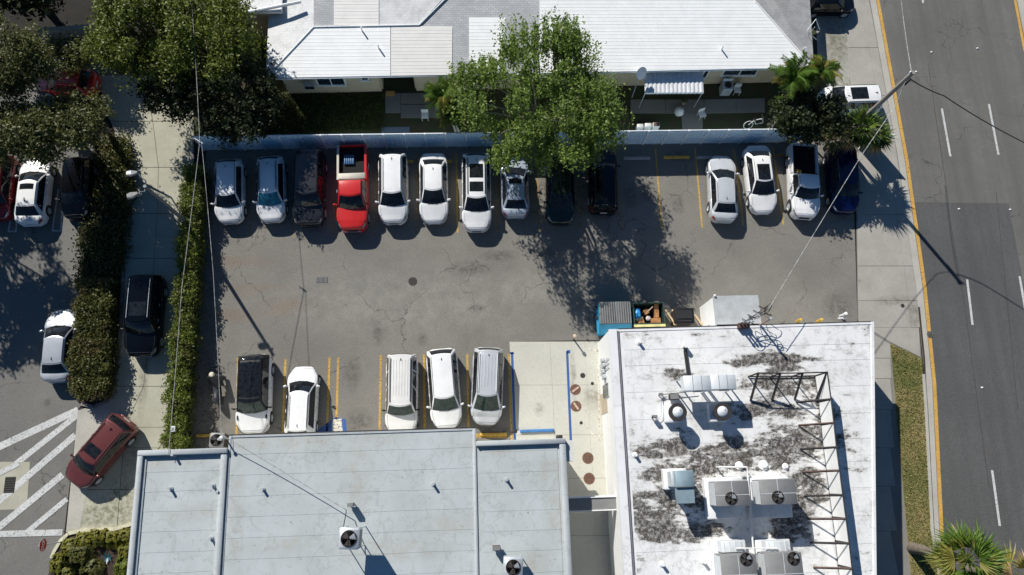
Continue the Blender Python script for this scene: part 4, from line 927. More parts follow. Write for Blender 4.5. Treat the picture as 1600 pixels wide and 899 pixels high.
window(494, 539, 1.1, 2.15, 1); window(563, 576, 1.6, 2.2, 0); window(1133, 1187, 1.15, 2.35, 1, 125); window(1145, 1160, .3, .9) if False else None
for (u0, u1) in ((1101, 1110),): window(u0, u1, .9, 2.3, 0, 128)
# things on the wall
def simple(name, mb, m, label, cat, grp=None, smooth=None): return tag(mb.build(name, m, None, smooth), label, cat, grp)
y = wd_(g(484, 133, 1.6).x)
t = thing('wall_air_conditioner', 'grey window air conditioner on the cream wall', 'air conditioner', (g(484, 134, 1.5).x, y, 1.3))
MB().box(-.36, .36, -.45, -.002, 0, .42, .03).build('casing', galv, t, 40, world=False); MB().box(-.3, .3, -.47, -.452, .05, .36).build('grille', black, t, world=False)
t = thing('awning', 'corrugated metal awning over the porch of the long house', 'awning', (g(1053, 120, 2.1).x, wd_(g(1053, 112).x), 0))
x0, x1 = g(1007, 125, 2.3).x-t.location.x, g(1099, 125, 2.3).x-t.location.x; ya, yb2 = -.02, g(1053, 146, 2.05).y-t.location.y
pn = 14; wdt = (x1-x0)/pn
am = MB(); P = []
for i in range(5):
    x = wdt*i/4; zz_ = (0, .03, .05, .03, 0)[i]; P += [(x, ya, 2.42+zz_), (x, yb2, 2.12+zz_), (x, yb2-.03, 1.99+zz_)]
am.grid(P, 5, 3, True); am = am.build('panel', mat('pale_awning_metal', (.72, .73, .74), .5, var=.15, scale=3), None, 60, link=False)
for i in range(pn): put('panel', am, t, (x0+i*wdt, 0, 0))
for x in (x0+.05, x1-.05): MB().tube([(x, yb2+.05, 0), (x, yb2+.05, 2.08)], .03, 6).build('post', galv, t, world=False)
# ---- small house in the north-west corner
nh = thing('small_house', 'tan house with one small window left of the long house roof', 'house', g(430, 60))
a, b = g(385, 62), g(421, 61)
x0, x1 = g(374, 62).x, g(428, 62).x; yy0 = g(400, 62).y
MB().box(x0, x1+1.2, yy0, yy0+.2, 0, 3.1).build('wall', wall_tan, nh); MB().box(x0, x0+.2, yy0+.2, yy0+9, 0, 3.1).build('wall', wall_tan, nh)
rx0 = g(357, 18, 3.3).x; MB().box(rx0, g(430, 18, 3.3).x+.4, g(400, 19, 3.3).y, g(400, 19, 3.3).y+12, 3.1, 3.3).build('roof', roofR_clean, nh)
xx = g(386, 38, 1.7).x; f = MB().box(xx-.35, xx+.35, yy0-.05, yy0+.02, 1.5, 2.3).build('window', wall_white, nh)
q = MB().box(xx-.3, xx+.3, yy0-.062, yy0-.052, 1.55, 2.25); q.v = [(a-nh.location.x, b-nh.location.y, c_) for a, b, c_ in q.v]; q.build('pane', gl_mid, f, world=False)
# ------------------------------------------------------------------ rooftop machines
def vent(px, py_, zr_, r=.06, h=.35, lab='', grp=None, m=pvc, cap=True):
    p = g(px, py_, zr_+h); p.z = zr_-.01; mb = MB().tube([p, p+Vector((0, 0, h))], r, 10)
    if cap: mb.lathe([(r*1.9, -.012), (r*1.5, .05), (.001, .01)], 12, (p.x, p.y, zr_))
    o = mb.build('roof_vent', m, None, 40); tag(o, lab, 'roof vent', grp); return o
GL, GR = 'vent pipes on the grey roof', 'vent pipes on the white roof'
for px, py_, h, lab in ((263, 764, .34, 'vent pipe alone in the middle of the west roof wing'), (330, 759, .3, 'upper of two vent pipes close together near the wing edge'), (339, 768, .25, 'lower of two vent pipes close together near the wing edge'), (327, 842, .3, 'vent pipe at the lower end of the west roof wing'), (409, 765, .3, 'vent pipe on the middle grey roof near its western edge'), (676.5, 757, .36, 'vent pipe on the middle grey roof near its eastern edge'), (792, 750, .36, 'vent pipe alone on the east roof wing'), (268, 711, .4, 'thin vent pipe beside the parapet of the west roof wing')):
    vent(px, py_, Lz, .07, h, lab, GL, galv)
for px, py_, h, lab in ((1000, 534, .32, 'short white vent pipe nearest the north-west corner of the white roof'), (994, 711, .32, 'white vent pipe by the clean western edge of the white roof'), (1037, 883, .35, 'white vent pipe at the bottom of the white roof, thicker of two'), (1102, 879, .35, 'white vent pipe at the bottom of the white roof beside the condenser curb')):
    vent(px, py_, Rz, .09, h, lab, GR)
vent(1157, 728, Rz, .13, .18, 'low round dome vent on the mould stain beside the white pipe', GR); vent(1195, 727, Rz, .15, .18, 'larger round dome vent in the dark mould stain', GR); vent(1229, 729, Rz, .1, .15, 'small pale dome vent at the end of the dark stain', GR)
p = g(1072, 540, Rz+.4); q = g(1077, 586, Rz+.2)
dt = MB().tube([Vector((p.x, p.y, Rz)), Vector((p.x, p.y, Rz+.45))], .13, 12); dt = dt.build('gooseneck_vent', pvc, None, 40); tag(dt, 'white gooseneck with black line set running down the roof', 'roof vent')
mb = MB(); 
for d in (-.06, .06): mb.tube([Vector((p.x+d, p.y-.1, Rz+.3)), Vector((p.x+d+.02, p.y-.3, Rz+.08)), Vector((q.x+d, q.y, Rz+.08))], .05, 6)
tag(mb.build('line_set', wire_dark, None, 40), 'black insulated pipes between the gooseneck and the raised condensers', 'pipe')
def fan_parts(t, cx, cy, z, r, blades=4, rr=.0):
    MB().lathe([(r, z-.02), (r*1.08, z), (r*1.08, z+.03), (r*.98, z+.03), (r*.96, z-.06)], 28, (cx, cy, 0)).build('fan_ring', black_metal, t, 40, world=False)
    MB().lathe([(r*.97, z+.001), (.001, z+.001)], 28, (cx, cy, 0)).build('fan_well', void, t, world=False)
    for i in range(blades):
        T = Matrix.Translation((cx, cy, z+.012)) @ Matrix.Rotation(i*2*math.pi/blades+.5, 4, 'Z') @ Matrix.Rotation(.06, 4, 'X')
        vs = [T @ Vector(v) for v in ((.05, -.05, 0), (r*.85, -.17*r/.3, 0), (r*.9, .1*r/.3, .008), (.06, .06, 0))]; MB().add(vs, [(0, 1, 2, 3)]).build('fan_blade', galv if i == 0 else iron_dark, t, world=False)  # first blade is pale to stand in for a glint in the opening
    mb = MB()
    for rr_ in (.35, .6, .85):
        pts = [(cx+r*rr_*math.cos(a), cy+r*rr_*math.sin(a), z+.035) for a in np.linspace(0, 2*math.pi, 21)]; mb.tube(pts, .006, 3, False)
    mb.tube([(cx-r, cy, z+.035), (cx+r, cy, z+.035)], .009, 4); mb.tube([(cx, cy-r, z+.035), (cx, cy+r, z+.035)], .009, 4)
    tag(mb.build('fan_guard', black_metal, t, world=False), None, None, None, 'stuff')
def rtu(x0, x1, y0, y1, fx, fy, lab, curb, zt=2.0):
    a, b = g(x0, y1, Rz+zt), g(x1, y0, Rz+zt); cx_, cy_ = (a.x+b.x)/2, (a.y+b.y)/2
    t = thing('rooftop_unit', lab, 'air conditioner', (cx_, cy_, Rz-.01), 0, 'rooftop units in a two by two block')
    W2, D2 = (b.x-a.x)/2, (b.y-a.y)/2
    MB().box(-W2, W2, -D2, D2, .95, zt, .02).build('casing', hvac, t, 40, world=False)
    MB().box(-W2+.12, W2-.12, -D2+.02, D2-.12, .42, .95).build('plenum', galv, t, world=False)
    for (u0, u1, v0, v1) in ((-W2+.01, -.01, -D2*.1+.01, D2-.01), (.01, W2-.01, -D2*.1+.01, D2-.01), (-W2+.01, W2-.01, -D2+.01, -D2*.1-.01)):
        pass
    mb = MB(); mb.box(-W2, W2, -D2*.12-.012, -D2*.12+.012, zt, zt+.012); mb.box(-.012, .012, -D2*.1, D2, zt, zt+.012); mb.build('casing_seam', galv_pale, t, world=False)
    f = g(fx, fy, Rz+zt); fan_parts(t, f.x-cx_, f.y-cy_, zt, .30)
    c0, c1 = g(curb[0], curb[3], Rz+.42), g(curb[2], curb[1], Rz+.42)
    MB().box(c0.x-cx_, c1.x-cx_, c0.y-cy_, c1.y-cy_, 0, .42, .04).build('curb', roofR_clean, t, 40, world=False)
    MB().box(-W2-.014, -W2-.002, -D2+.05, D2-.05, 1.0, zt-.06).build('side_panel', galv_pale, t, world=False)  # pale colour stands in for sunlight on the west face
    return t
rtu(1120, 1169, 751, 792, 1142.5, 779, 'grey rooftop unit in the upper row nearest the blue-grey exhaust hood', (1106, 745, 1160, 812))
rtu(1190, 1242, 748, 790, 1215.5, 777, 'grey rooftop unit in the upper row nearest the roof screen', (1177, 745, 1232, 811))
rtu(1131, 1180, 866, 925, 1166, 874, 'grey rooftop unit in the lower row left of the long white pipe', (1118, 842, 1164, 930))
rtu(1201, 1252, 863, 925, 1240, 873, 'grey rooftop unit in the lower row nearest the roof screen', (1189, 842, 1234, 930))
for (a0, a1, lab) in ((1128, 1160, 'ribbed pale duct box in front of the lower left rooftop unit'), (1198, 1230, 'ribbed pale duct box in front of the lower right rooftop unit')):
    a, b = g(a0, 864, Rz+1.2), g(a1, 845, Rz+1.2); mb = MB(); mb.box(a.x, b.x, a.y, b.y, Rz+.3, Rz+1.2, .02)
    for i in range(4): mb.box(lerp(a.x, b.x, .12+i*.25), lerp(a.x, b.x, .15+i*.25), a.y+.02, b.y-.02, Rz+1.2, Rz+1.22)
    tag(mb.build('duct_box', galv_pale, None, 40), lab, 'duct')
# white pipe run
pts = [g(x, y, Rz+.5) for x, y in ((1124, 730), (1167, 730), (1168.5, 745), (1172, 792), (1180, 899), (1183, 940))]
t = thing('pipe_run', 'white pipe bending round the rooftop units', 'pipe', (pts[1].x, pts[1].y, 0))
MB().tube(pts, .05, 8).build('pipe', pvc, t, 40)
MB().tube([pts[0], pts[0]-Vector((0, 0, .5))], .05, 8).build('pipe', pvc, t, 40)
for q in pts[1:5]: MB().tube([q-Vector((0, 0, .5)), q], .03, 6).build('pipe_support', galv, t)
tag(MB().tube([g(1150, 857, Rz+1.3), g(1215, 857, Rz+1.3)], .035, 6).build('pipe', pvc), 'thin white pipe crossing between the two pale duct boxes', 'pipe')
# exhaust hood
a, b = g(1056, 762, Rz+1.7), g(1083, 735, Rz+1.7); t = thing('exhaust_hood', 'blue-grey two-part exhaust hood on a white curb', 'exhaust hood', ((a.x+b.x)/2, (a.y+b.y)/2, Rz-.01))
w2 = (b.x-a.x)/2; h2 = (b.y-a.y)/2; dl = (g(1070, 787, Rz+1.7).y-a.y)
MB().box(-w2-.3, w2-.02, -h2-.12, h2+.12, 0, .5, .03).build('curb', roofR_clean, t, 40, world=False)
MB().box(-w2-.12, -w2+.25, -h2+.02, h2-.02, .5, 1.35, .02).build('side_duct', galv, t, 40, world=False)
MB().box(-w2+.02, w2, -h2, h2, .5, 1.72, .02).build('upper_casing', hood_blue, t, 40, world=False)
T = Matrix.Identity(4); MB().add([(-w2+.05, -h2-.004, 1.66), (w2-.02, -h2-.004, 1.66), (w2-.02, -h2+dl, 1.58), (-w2+.05, -h2+dl, 1.58), (-w2+.1, -h2-.004, .9), (w2-.02, -h2-.004, .9), (w2-.02, -h2+dl, 1.2), (-w2+.1, -h2+dl, 1.2)], [(0, 3, 2, 1), (4, 5, 6, 7), (0, 1, 5, 4), (3, 7, 6, 2), (0, 4, 7, 3), (1, 2, 6, 5)]).build('lower_casing', hood_blue, t, world=False)
MB().box(-w2+.03, w2, -h2-.03, -h2-.004, 1.62, 1.74).build('flange', black_metal, t, world=False)
# mushroom fans
for (x, y, lab) in ((1060, 644, 'round mushroom exhaust fan beside the small control box'), (1130, 643, 'round mushroom exhaust fan under the second raised condenser')):
    p = g(x, y, Rz+1.35); t = thing('mushroom_fan', lab, 'exhaust fan', (p.x, p.y, Rz-.01), 0, 'mushroom fans on the white roof')
    MB().box(-.48, .48, -.48, .48, 0, .45, .04).build('curb', roofR_clean, t, 40, world=False)
    MB().lathe([(.30, .45), (.30, .9), (.46, 1.0), (.48, 1.2), (.46, 1.26)], 28).build('wind_band', black_metal, t, 40, world=False)
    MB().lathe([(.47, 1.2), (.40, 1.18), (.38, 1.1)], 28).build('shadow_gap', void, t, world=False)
    MB().lathe([(.33, 1.1), (.33, 1.2), (.31, 1.26), (.2, 1.36), (.001, 1.39)], 28).build('cap', galv_pale, t, 40, world=False)
    MB().lathe([(.47, 1.255), (.49, 1.25), (.49, 1.275), (.46, 1.275)], 28).build('rim_band', black_metal, t, 40, world=False)
    MB().tube([(.1, .1, 1.37), (.1, .1, 1.41)], .03, 8).build('cap_bolt', galv, t, world=False)
# raised condensers
for (x0, x1, y0, y1, lab) in ((1070, 1110, 586, 611, 'pale raised condenser panel under the black pipes'), (1112, 1149, 585, 609, 'pale raised condenser panel nearest the roof screen')):
    h = 1.75; a, b = g(x0, y1, Rz+h), g(x1, y0, Rz+h); cx_, cy_ = (a.x+b.x)/2, (a.y+b.y)/2
    t = thing('raised_condenser', lab, 'condenser', (cx_, cy_, Rz-.01), 0, 'raised condensers on the white roof'); W2, D2 = (b.x-a.x)/2, (b.y-a.y)/2
    MB().box(-W2, W2, -D2, D2, h-.65, h, .02).build('casing', galv_pale, t, 40, world=False)
    for u in (-W2*.35, W2*.3): MB().box(u-.012, u+.012, -D2+.01, D2-.01, h, h+.012).build('casing_seam', hvac, t, world=False)
    for sx in (-1, 1):
        for sy in (-1, 1): MB().box(sx*(W2-.06)-.03, sx*(W2-.06)+.03, sy*(D2-.06)-.03, sy*(D2-.06)+.03, 0, h-.65).build('leg', galv, t, world=False)
    MB().box(-W2*.2, W2*.4, -D2-.004, -D2-.03, h-.55, h-.1).build('access_panel', hvac, t, world=False)
def control_box(px, py_, w, lab, h=.5, zr_=Rz, m=black_metal, cat='control box'):
    p = g(px, py_, zr_+h); t = thing('control_box', lab, cat, (p.x, p.y, zr_-.01)); MB().box(-w, w, -w*.6, w*.6, .2, h, .02).build('casing', m, t, 40, world=False)
    MB().box(-w*.9, w*.9, -w*.5, w*.5, h, h+.015).build('lid', hvac, t, world=False)
    for sx in (-1, 1): MB().box(sx*w*.8-.02, sx*w*.8+.02, -.02, .02, 0, .2).build('leg', galv, t, world=False)
    return t
control_box(1054, 620, .26, 'dark control box between two pipe blocks beside the mushroom fan'); control_box(1024, 651, .13, 'small dark valve box left of the mushroom fan')
control_box(1033, 616, .12, 'small square pipe block at the end of the conduit', .25); 
tag(MB().tube([g(1033, 617, Rz+.2), g(1033, 650, Rz+.2), g(1027, 655, Rz+.2)], .02, 6).build('conduit', galv), 'thin conduit from the pipe block to the valve box', 'conduit')
tag(MB().tube([g(1033, 617, Rz+.22), g(1088, 611, Rz+.22)], .02, 6).build('conduit', wire_dark), 'thin dark conduit from the pipe block to the condensers', 'conduit')
# roof screen
HS = 1.56
scr = thing('roof_screen', 'black framed roof screen with white panels turning a corner on the white roof', 'screen', g(1272, 589, Rz))
def sbase(px, py_): p = g(px, py_, Rz+HS); p.z = Rz; return p
tops = [(1292.7, 581.8), (1298.5, 624), (1303, 661), (1307, 699), (1312, 735.5), (1317, 774), (1322, 811), (1327, 849.5), (1331.5, 889), (1336, 928)]
feet = [None, (1244, 629), (1247.5, 665), (1250.5, 702), (1254, 738), (1257, 775), (1261.5, 811), (1266, 848), (1271, 887), (1276, 925)]
Bs = [sbase(*p) for p in tops]; up = Vector((0, 0, HS))
def bar(a, b, w, m=black_metal, nm='brace'): return MB().tube([a, b], w, 4).build(nm, m, scr)
for i, (a, b) in enumerate(zip(Bs[:-1], Bs[1:])):
    d = (b-a).normalized(); n = Vector((d.y, -d.x, 0))*.015
    q = [a+d*.06+n, b-d*.06+n, b-d*.06-n, a+d*.06-n]; MB().prism([Vector((v.x, v.y, 0)) for v in q], Rz+.1, Rz+HS-.05).build('panel', wall_white, scr)
    bar(a+up, b+up, .04, nm='top_rail'); bar(a+Vector((0, 0, .08)), b+Vector((0, 0, .08)), .04, nm='bottom_rail'); bar(a, a+up, .045, nm='post')
    if feet[i]: bar(g(*feet[i], Rz+.03), a+up*.98, .06, rust_metal if i % 2 == 0 else black_metal)
ntops = [(1185, 583), (1219.5, 583.5), (1254.5, 583), (1292.7, 581.8)]; nfeet = [(1173, 626), (1206.5, 625), (1242, 624), (1272+3, 626)]
Ns = [sbase(*p) for p in ntops]
for i, (a, b) in enumerate(zip(Ns[:-1], Ns[1:])):
    bar(a+up, b+up, .035, nm='top_rail'); bar(a+Vector((0, 0, .08)), b+Vector((0, 0, .08)), .04, nm='bottom_rail'); bar(a, a+up, .045, nm='post')
for i in range(4): bar(g(*nfeet[i], Rz+.03), Ns[i]+up*.98, .075)
# grey-roof condensers
def small_ac(px, py_, w, zr_, h0, h1, lab, rfan=.36, m=galv):
    p = g(px, py_, zr_+h1); t = thing('condenser', lab, 'air conditioner', (p.x, p.y, zr_-.01), R(-3), 'small condensers with a round fan on top')
    MB().box(-w, w, -w, w, h0, h1, .06).build('casing', m, t, 40, world=False); fan_parts(t, 0, 0, h1, rfan, 3)
    for i in range(8): MB().box(w, w+.012, -w+.08+i*(2*w-.16)/8, -w+.13+i*(2*w-.16)/8, h0+.08, h1-.08).build('louvre', black_metal, t, world=False)
    if h0 > .15:
        for sx in (-1, 1):
            for sy in (-1, 1): MB().tube([(sx*(w-.05), sy*(w-.05), 0), (sx*(w-.05), sy*(w-.05), h0)], .025, 6).build('leg', galv, t, world=False)
    return t
small_ac(545, 842, .50, Lz, 1.3, 2.2, 'square condenser on a stand in the middle of the grey roof', .37)
small_ac(802, 887, .48, Lz, .5, 1.3, 'square condenser at the bottom of the east roof wing', .35)
small_ac(338, 688, .42, 0, .0, .75, 'ground condenser between the yellow wheel stop and the roof corner', .33, hvac)
control_box(547, 789, .16, 'small disconnect box above the condenser on the grey roof', .7, Lz, hvac); control_box(776, 857, .2, 'rusty brown box beside the condenser on the east roof wing', .6, Lz, rust_metal)
def cable(name, pts, r, m, lab, sag=0, n=14, cat='cable', grp=None):
    P = []
    for a, b in zip(pts[:-1], pts[1:]):
        for i in range(n): t_ = i/n; q = lerp(a, b, t_); P.append(q-Vector((0, 0, sag*4*t_*(1-t_))))
    P.append(pts[-1]); return tag(MB().tube(P, r, 5).build(name, m, None, 40), lab, cat, grp)
cable('cable', [g(541, 797, Lz+.5), g(538, 815, Lz+1.2), g(535, 828, Lz+1.4)], .025, wire_dark, 'short black cable looping from the box to the condenser', .1)
cable('service_cable', [g(347, 680, Lz+.8), g(541, 797, Lz+.5)], .02, wire_pale, 'pale twisted cable crossing the grey roof to the small disconnect box', .1)
# electrical mast cluster at the north edge of the white building
t = thing('service_mast', 'cluster of electric service pipes and looped cables at the north roof edge', 'service mast', g(1190, 505, Rz))
MB().box(g(1151, 507, Rz).x, g(1168, 507, Rz).x, NW.y-.16, NW.y+.14, Rz-.3, Rz+.35, .02).build('junction_box', rust_metal, t, 40)
for i, x in enumerate((1153, 1158.5, 1164, 1187)):
    p = g(x, 506, Rz); h = 1.0 if i < 3 else 1.7; p.y = NW.y+.06; MB().tube([p-Vector((0, 0, .6)), p+Vector((0, 0, h))], .055, 8).build('conduit', rust_metal if i < 3 else mat('pinkish_pipe', (.5, .34, .28), .6), t, 40)
    q = p+Vector((0, 0, h)); MB().lathe([(.001, .1), (.07, .08), (.09, 0), (.05, -.04)], 10, tuple(q)).build('weatherhead', galv, t, 40)
    e = g(1203, 480, Rz+1.9)
    P = [lerp(q, e, s)+Vector((.25*math.sin(s*9+i), .18*math.sin(s*7+i*2), -.5*math.sin(s*math.pi))) for s in np.linspace(0, 1, 14)]; MB().tube(P, .022, 5).build('loop_cable', wire_dark, t, 40)
for i in range(4):
    a = g(1170+i*9, 500-i*4, Rz+1.0); P = [a+Vector((.35*math.cos(s), .12*math.sin(s*2)+.1*i, .35*math.sin(s))) for s in np.linspace(0, 6, 14)]; MB().tube(P, .02, 5).build('loop_cable', wire_dark, t, 40)
a = g(1120, 499, Rz+.1); MB().tube([Vector((a.x, NW.y+.1, Rz)), Vector((g(1187, 499, Rz).x, NW.y+.1, Rz))], .03, 6).build('conduit', wire_dark, t, 40)
# ------------------------------------------------------------------ containers by the white building
zt_ = 1.35
a, b = g(937, 507, zt_), g(985, 472, zt_); c0, c1 = g(938, 521, 1.0), g(985, 519, 1.0)
t = thing('dumpster', 'blue dumpster with a closed dark ribbed lid', 'dumpster', ((a.x+b.x)/2, (a.y+b.y)/2, 0)); W2, D2 = (b.x-a.x)/2, (b.y-a.y)/2; df = c0.y-(a.y+b.y)/2
dblue = mat('blue_dumpster_paint', (.03, .30, .48), .5, var=.2, scale=3); dlid = mat('dark_ribbed_lid', (.10, .105, .11), .6, var=.25, scale=4); 
MB().add([(-W2, D2, .12), (W2, D2, .12), (W2, df, .12), (-W2, df, .12), (-W2, D2, zt_-.05), (W2, D2, zt_-.05), (W2, -D2, zt_-.05), (-W2, -D2, zt_-.05), (-W2, df, .95), (W2, df, .95)],
    [(0, 1, 2, 3), (0, 4, 5, 1), (4, 7, 6, 5), (7, 8, 9, 6), (8, 3, 2, 9), (0, 3, 8, 7, 4), (1, 5, 6, 9, 2)]).build('body', dblue, t, world=False)
for s in (0, 1):
    MB().box(-W2+.03+s*W2, -.02+s*W2, -D2+.01, D2+.04, zt_-.05, zt_, .01).build('lid', dlid, t, 40, world=False)
    for i in range(7):
        x = -W2+.1+s*W2+i*(W2-.15)/6; MB().box(x-.03, x+.03, -D2+.03, D2, zt_, zt_+.04, .012).build('lid_rib', mat('grey_lid_rib', (.20, .205, .20), .6), t, world=False)
for z in (.5, .85): MB().box(-W2-.05, -W2-.002, df+.02, D2-.02, z, z+.09).build('side_rib', dblue, t, world=False)
for y in (-D2*.2, D2*.75): MB().box(-W2-.16, -W2-.01, y-.08, y+.02, .9, 1.05).build('fork_pocket', black_metal, t, world=False)
for sx in (-1, 1): MB().lathe([(.001, -.03), (.08, -.03), (.08, .03), (.001, .03)], 10, (sx*(W2-.15), D2-.2, .08), 'y').build('caster', rubber, t, world=False)
zt_ = 1.3; a, b = g(991, 507, zt_), g(1037, 472, zt_); t = thing('dumpster', 'open dark green dumpster full of cardboard and a blue bag', 'dumpster', ((a.x+b.x)/2, (a.y+b.y)/2, 0)); W2, D2 = (b.x-a.x)/2, (b.y-a.y)/2
dgr = mat('dark_green_dumpster_paint', (.02, .05, .04), .6, var=.3, scale=3)
for q in ((-W2, W2, D2-.06, D2), (-W2, W2, -D2, -D2+.06), (-W2, -W2+.06, -D2+.06, D2-.06), (W2-.06, W2, -D2+.06, D2-.06)): MB().box(*q, .1, zt_).build('side', dgr, t, world=False)
MB().box(-W2+.06, W2-.06, -D2+.06, D2-.06, .1, .2).build('floor_plate', dgr, t, world=False); MB().box(-W2, W2, -D2-.16, -D2-.002, zt_-.1, zt_-.02).build('front_lip', mat('faded_yellow_lip', (.62, .58, .25), .6, var=.2), t, world=False)
MB().box(-W2-.14, -W2-.002, -.2, .3, .8, 1.0).build('fork_pocket', dgr, t, world=False)
card = mat('cardboard', (.40, .19, .07), .85, var=.3, scale=3); card2 = mat('pale_cardboard', (.55, .40, .24), .85, var=.2, scale=3); bag = mat('blue_plastic_bag', (.02, .25, .62), .35, var=.4, scale=5)
ctr = t.location
def cbox(px, py_, w, d, h, z, rz, lab, m=card, nm='cardboard_box', flap=True):
    p = g(px, py_, z+h); t2 = thing(nm, lab, 'box', (p.x, p.y, z), rz, 'rubbish lying in the open dumpster'); MB().box(-w, w, -d, d, 0, h, .01).build('carton', m, t2, world=False)
    if flap: MB().add([(-w, d, h), (w, d, h), (w*1.0, d+.16, h+.1), (-w, d+.16, h+.08)], [(0, 1, 2, 3), (3, 2, 1, 0)]).build('flap', card2, t2, world=False)
cbox(1025, 501, .30, .16, .35, .75, .05, 'wide brown carton in the south-east corner of the open dumpster', flap=False)
cbox(1026, 486, .14, .42, .4, .6, -.05, 'tall brown carton against the east side of the open dumpster'); cbox(1010, 487, .15, .15, .4, .6, .5, 'small dark brown carton in the middle of the open dumpster', flap=False)
cbox(1001, 504, .24, .13, .4, .5, .3, 'torn carton lying at the west of the pile in the dumpster'); cbox(1015, 484, .28, .035, .05, 1.1, .7, 'pale wooden slat lying across the cardboard', pale_stick, 'timber_slat', False)
p = g(997, 489, 1.2); mb = MB(); rb_ = random.Random(3); P = []
for i in range(9):
    for j in range(9): u, v = i/8*2-1, j/8*2-1; P.append((p.x+u*.27, p.y+v*.42, .72+.42*(1-u**4)*(1-v**4)+rb_.uniform(-.05, .05)))
mb.grid(P, 9, 9, False); tag(mb.build('plastic_bag', bag, None, 30), 'crumpled bright blue plastic bag in the open dumpster', 'bag', 'rubbish lying in the open dumpster')
p = g(1014, 497, 1.1); mb = MB().lathe([(.001, .22), (.1, .2), (.17, .1), (.14, 0)], 9, (p.x, p.y, .85)); tag(mb.build('plastic_bag', mat('pale_plastic_bag', (.6, .52, .5), .5, var=.3, scale=8), None, 40), 'small pale plastic bag between the cartons', 'bag', 'rubbish lying in the open dumpster')
zt_ = 1.1; a, b = g(1056, 505, zt_), g(1083, 482, zt_); t = thing('bin', 'square black bin between the open dumpster and the shed', 'bin', ((a.x+b.x)/2, (a.y+b.y)/2, 0)); W2, D2 = (b.x-a.x)/2, (b.y-a.y)/2
MB().box(-W2, W2, -D2, D2, .05, zt_-.06, .04).build('body', black_metal, t, 40, world=False); MB().box(-W2-.02, W2+.02, -D2-.02, D2+.02, zt_-.06, zt_, .02).build('lid', mat('black_bin_lid', (.007, .007, .010), .6, spec=.2), t, 40, world=False)
MB().box(-W2+.1, W2-.1, -D2+.28, D2-.08, zt_, zt_+.02, .01).build('lid_panel', black, t, world=False); MB().box(-W2*.7, W2*.7, -D2+.1, -D2+.15, zt_, zt_+.03).build('handle', black_metal, t, world=False)
for (x0, y0, x1, y1, lab) in ((1040, 484, 1056, 508, 'plank leaning beside the open dumpster'), (1051, 484, 1054, 508, 'pale upright board next to the black bin'), (1086, 492, 1097, 508, 'plank leaning between the black bin and the shed')):
    a, b = g(x0, y0, .1), g(x1, y1, .7); tag(MB().tube([a, b], .06, 4).build('plank', card2), lab, 'plank')
for (x, y, lab) in ((1250, 496, 'yellow bollard nearer the service cables'), (1283, 496, 'yellow bollard nearer the water stain')):
    p = g(x+2, y+3, .7); tag(MB().lathe([(.09, 0), (.09, .62), (.07, .70), (.001, .72)], 14, (p.x, p.y, 0)).build('bollard', yel_solid, None, 40), lab, 'bollard', 'yellow bollards at the north side of the white building')
p = g(1322, 490, .8); t = thing('standpipe', 'white standpipe by the north-east corner of the white building', 'standpipe', (p.x, p.y, 0)); MB().lathe([(.07, 0), (.07, .7), (.10, .72), (.10, .82), (.001, .84)], 12).build('pipe', pvc, t, 40, world=False); MB().tube([(-.3, -.2, .3), (.2, -.2, .3), (.2, -.2, .0)], .05, 8).build('elbow', pvc, t, 40, world=False)
# small post with shadow on the concrete pad
p = g(898, 525, .9); tag(MB().lathe([(.05, 0), (.05, .85), (.11, .86), (.1, .95), (.001, .97)], 12, (p.x, p.y, 0)).build('bollard', mat('cream_post', (.62, .5, .35), .6), None, 40), 'thin cream post at the north edge of the concrete pad', 'post')
# floodlights under the roof edge
for (x, y, lab) in ((803, 674, 'black floodlight below the silver minivan'), (874, 683, 'black flat floodlight beside the blue wheel stop')):
    p = g(x, y, 4.2); t = thing('floodlight', lab, 'light', (p.x, p.y, 4.1)); MB().box(-.18, .18, -.1, .1, 0, .1, .02).build('lamp_body', black_metal, t, 40, world=False); MB().box(-.02, .02, -.4, -.1, .02, .06).build('arm', black_metal, t, world=False)
# covered scooter
p = g(335, 606, .8); t = thing('covered_scooter', 'scooter under a dark grey cover with a cream top beside the hedge', 'scooter', (p.x, p.y, 0), R(-80))
cov = mat('dark_scooter_cover', (.035, .04, .048), .6, var=.3, scale=3); P = []
for i in range(17):
    u = i/16; x = lerp(-.85, .95, u); hgt_ = .75+.45*math.exp(-((u-.12)/.16)**2)+.08*math.sin(u*9); wdt_ = .17+.33*math.exp(-((u-.14)/.10)**2)+.14*math.exp(-((u-.55)/.25)**2)
    for j in range(9):
        v = j/8*2-1; P.append((x+rb_.uniform(-.03, .03), v*wdt_*(1.15 if abs(v) > .9 else 1), max(.12, hgt_*(1-.85*abs(v)**2.6))+rb_.uniform(-.03, .03)))
MB().grid(P, 17, 9, True).build('cover', cov, t, 25, world=False)
mb = MB(); mb.lathe([(.001, .12), (.12, .10), (.17, 0), (.15, -.12)], 10, (-.72, .05, 1.18)); mb.build('cream_top', mat('cream_plastic', (.68, .62, .48), .5), t, 40, world=False)
mb = MB().add([(-.1, .3, .5), (.55, .28, .45), (.5, .38, .2), (-.05, .40, .2)], [(0, 1, 2, 3), (3, 2, 1, 0)]); mb.build('side_panel', mat('cream_plastic', (1, 1, 1)), t, world=False)
for x in (-.6, .7): put('wheel', wheel_meshes(.24, galv)[0], t, (x, 0, .24))
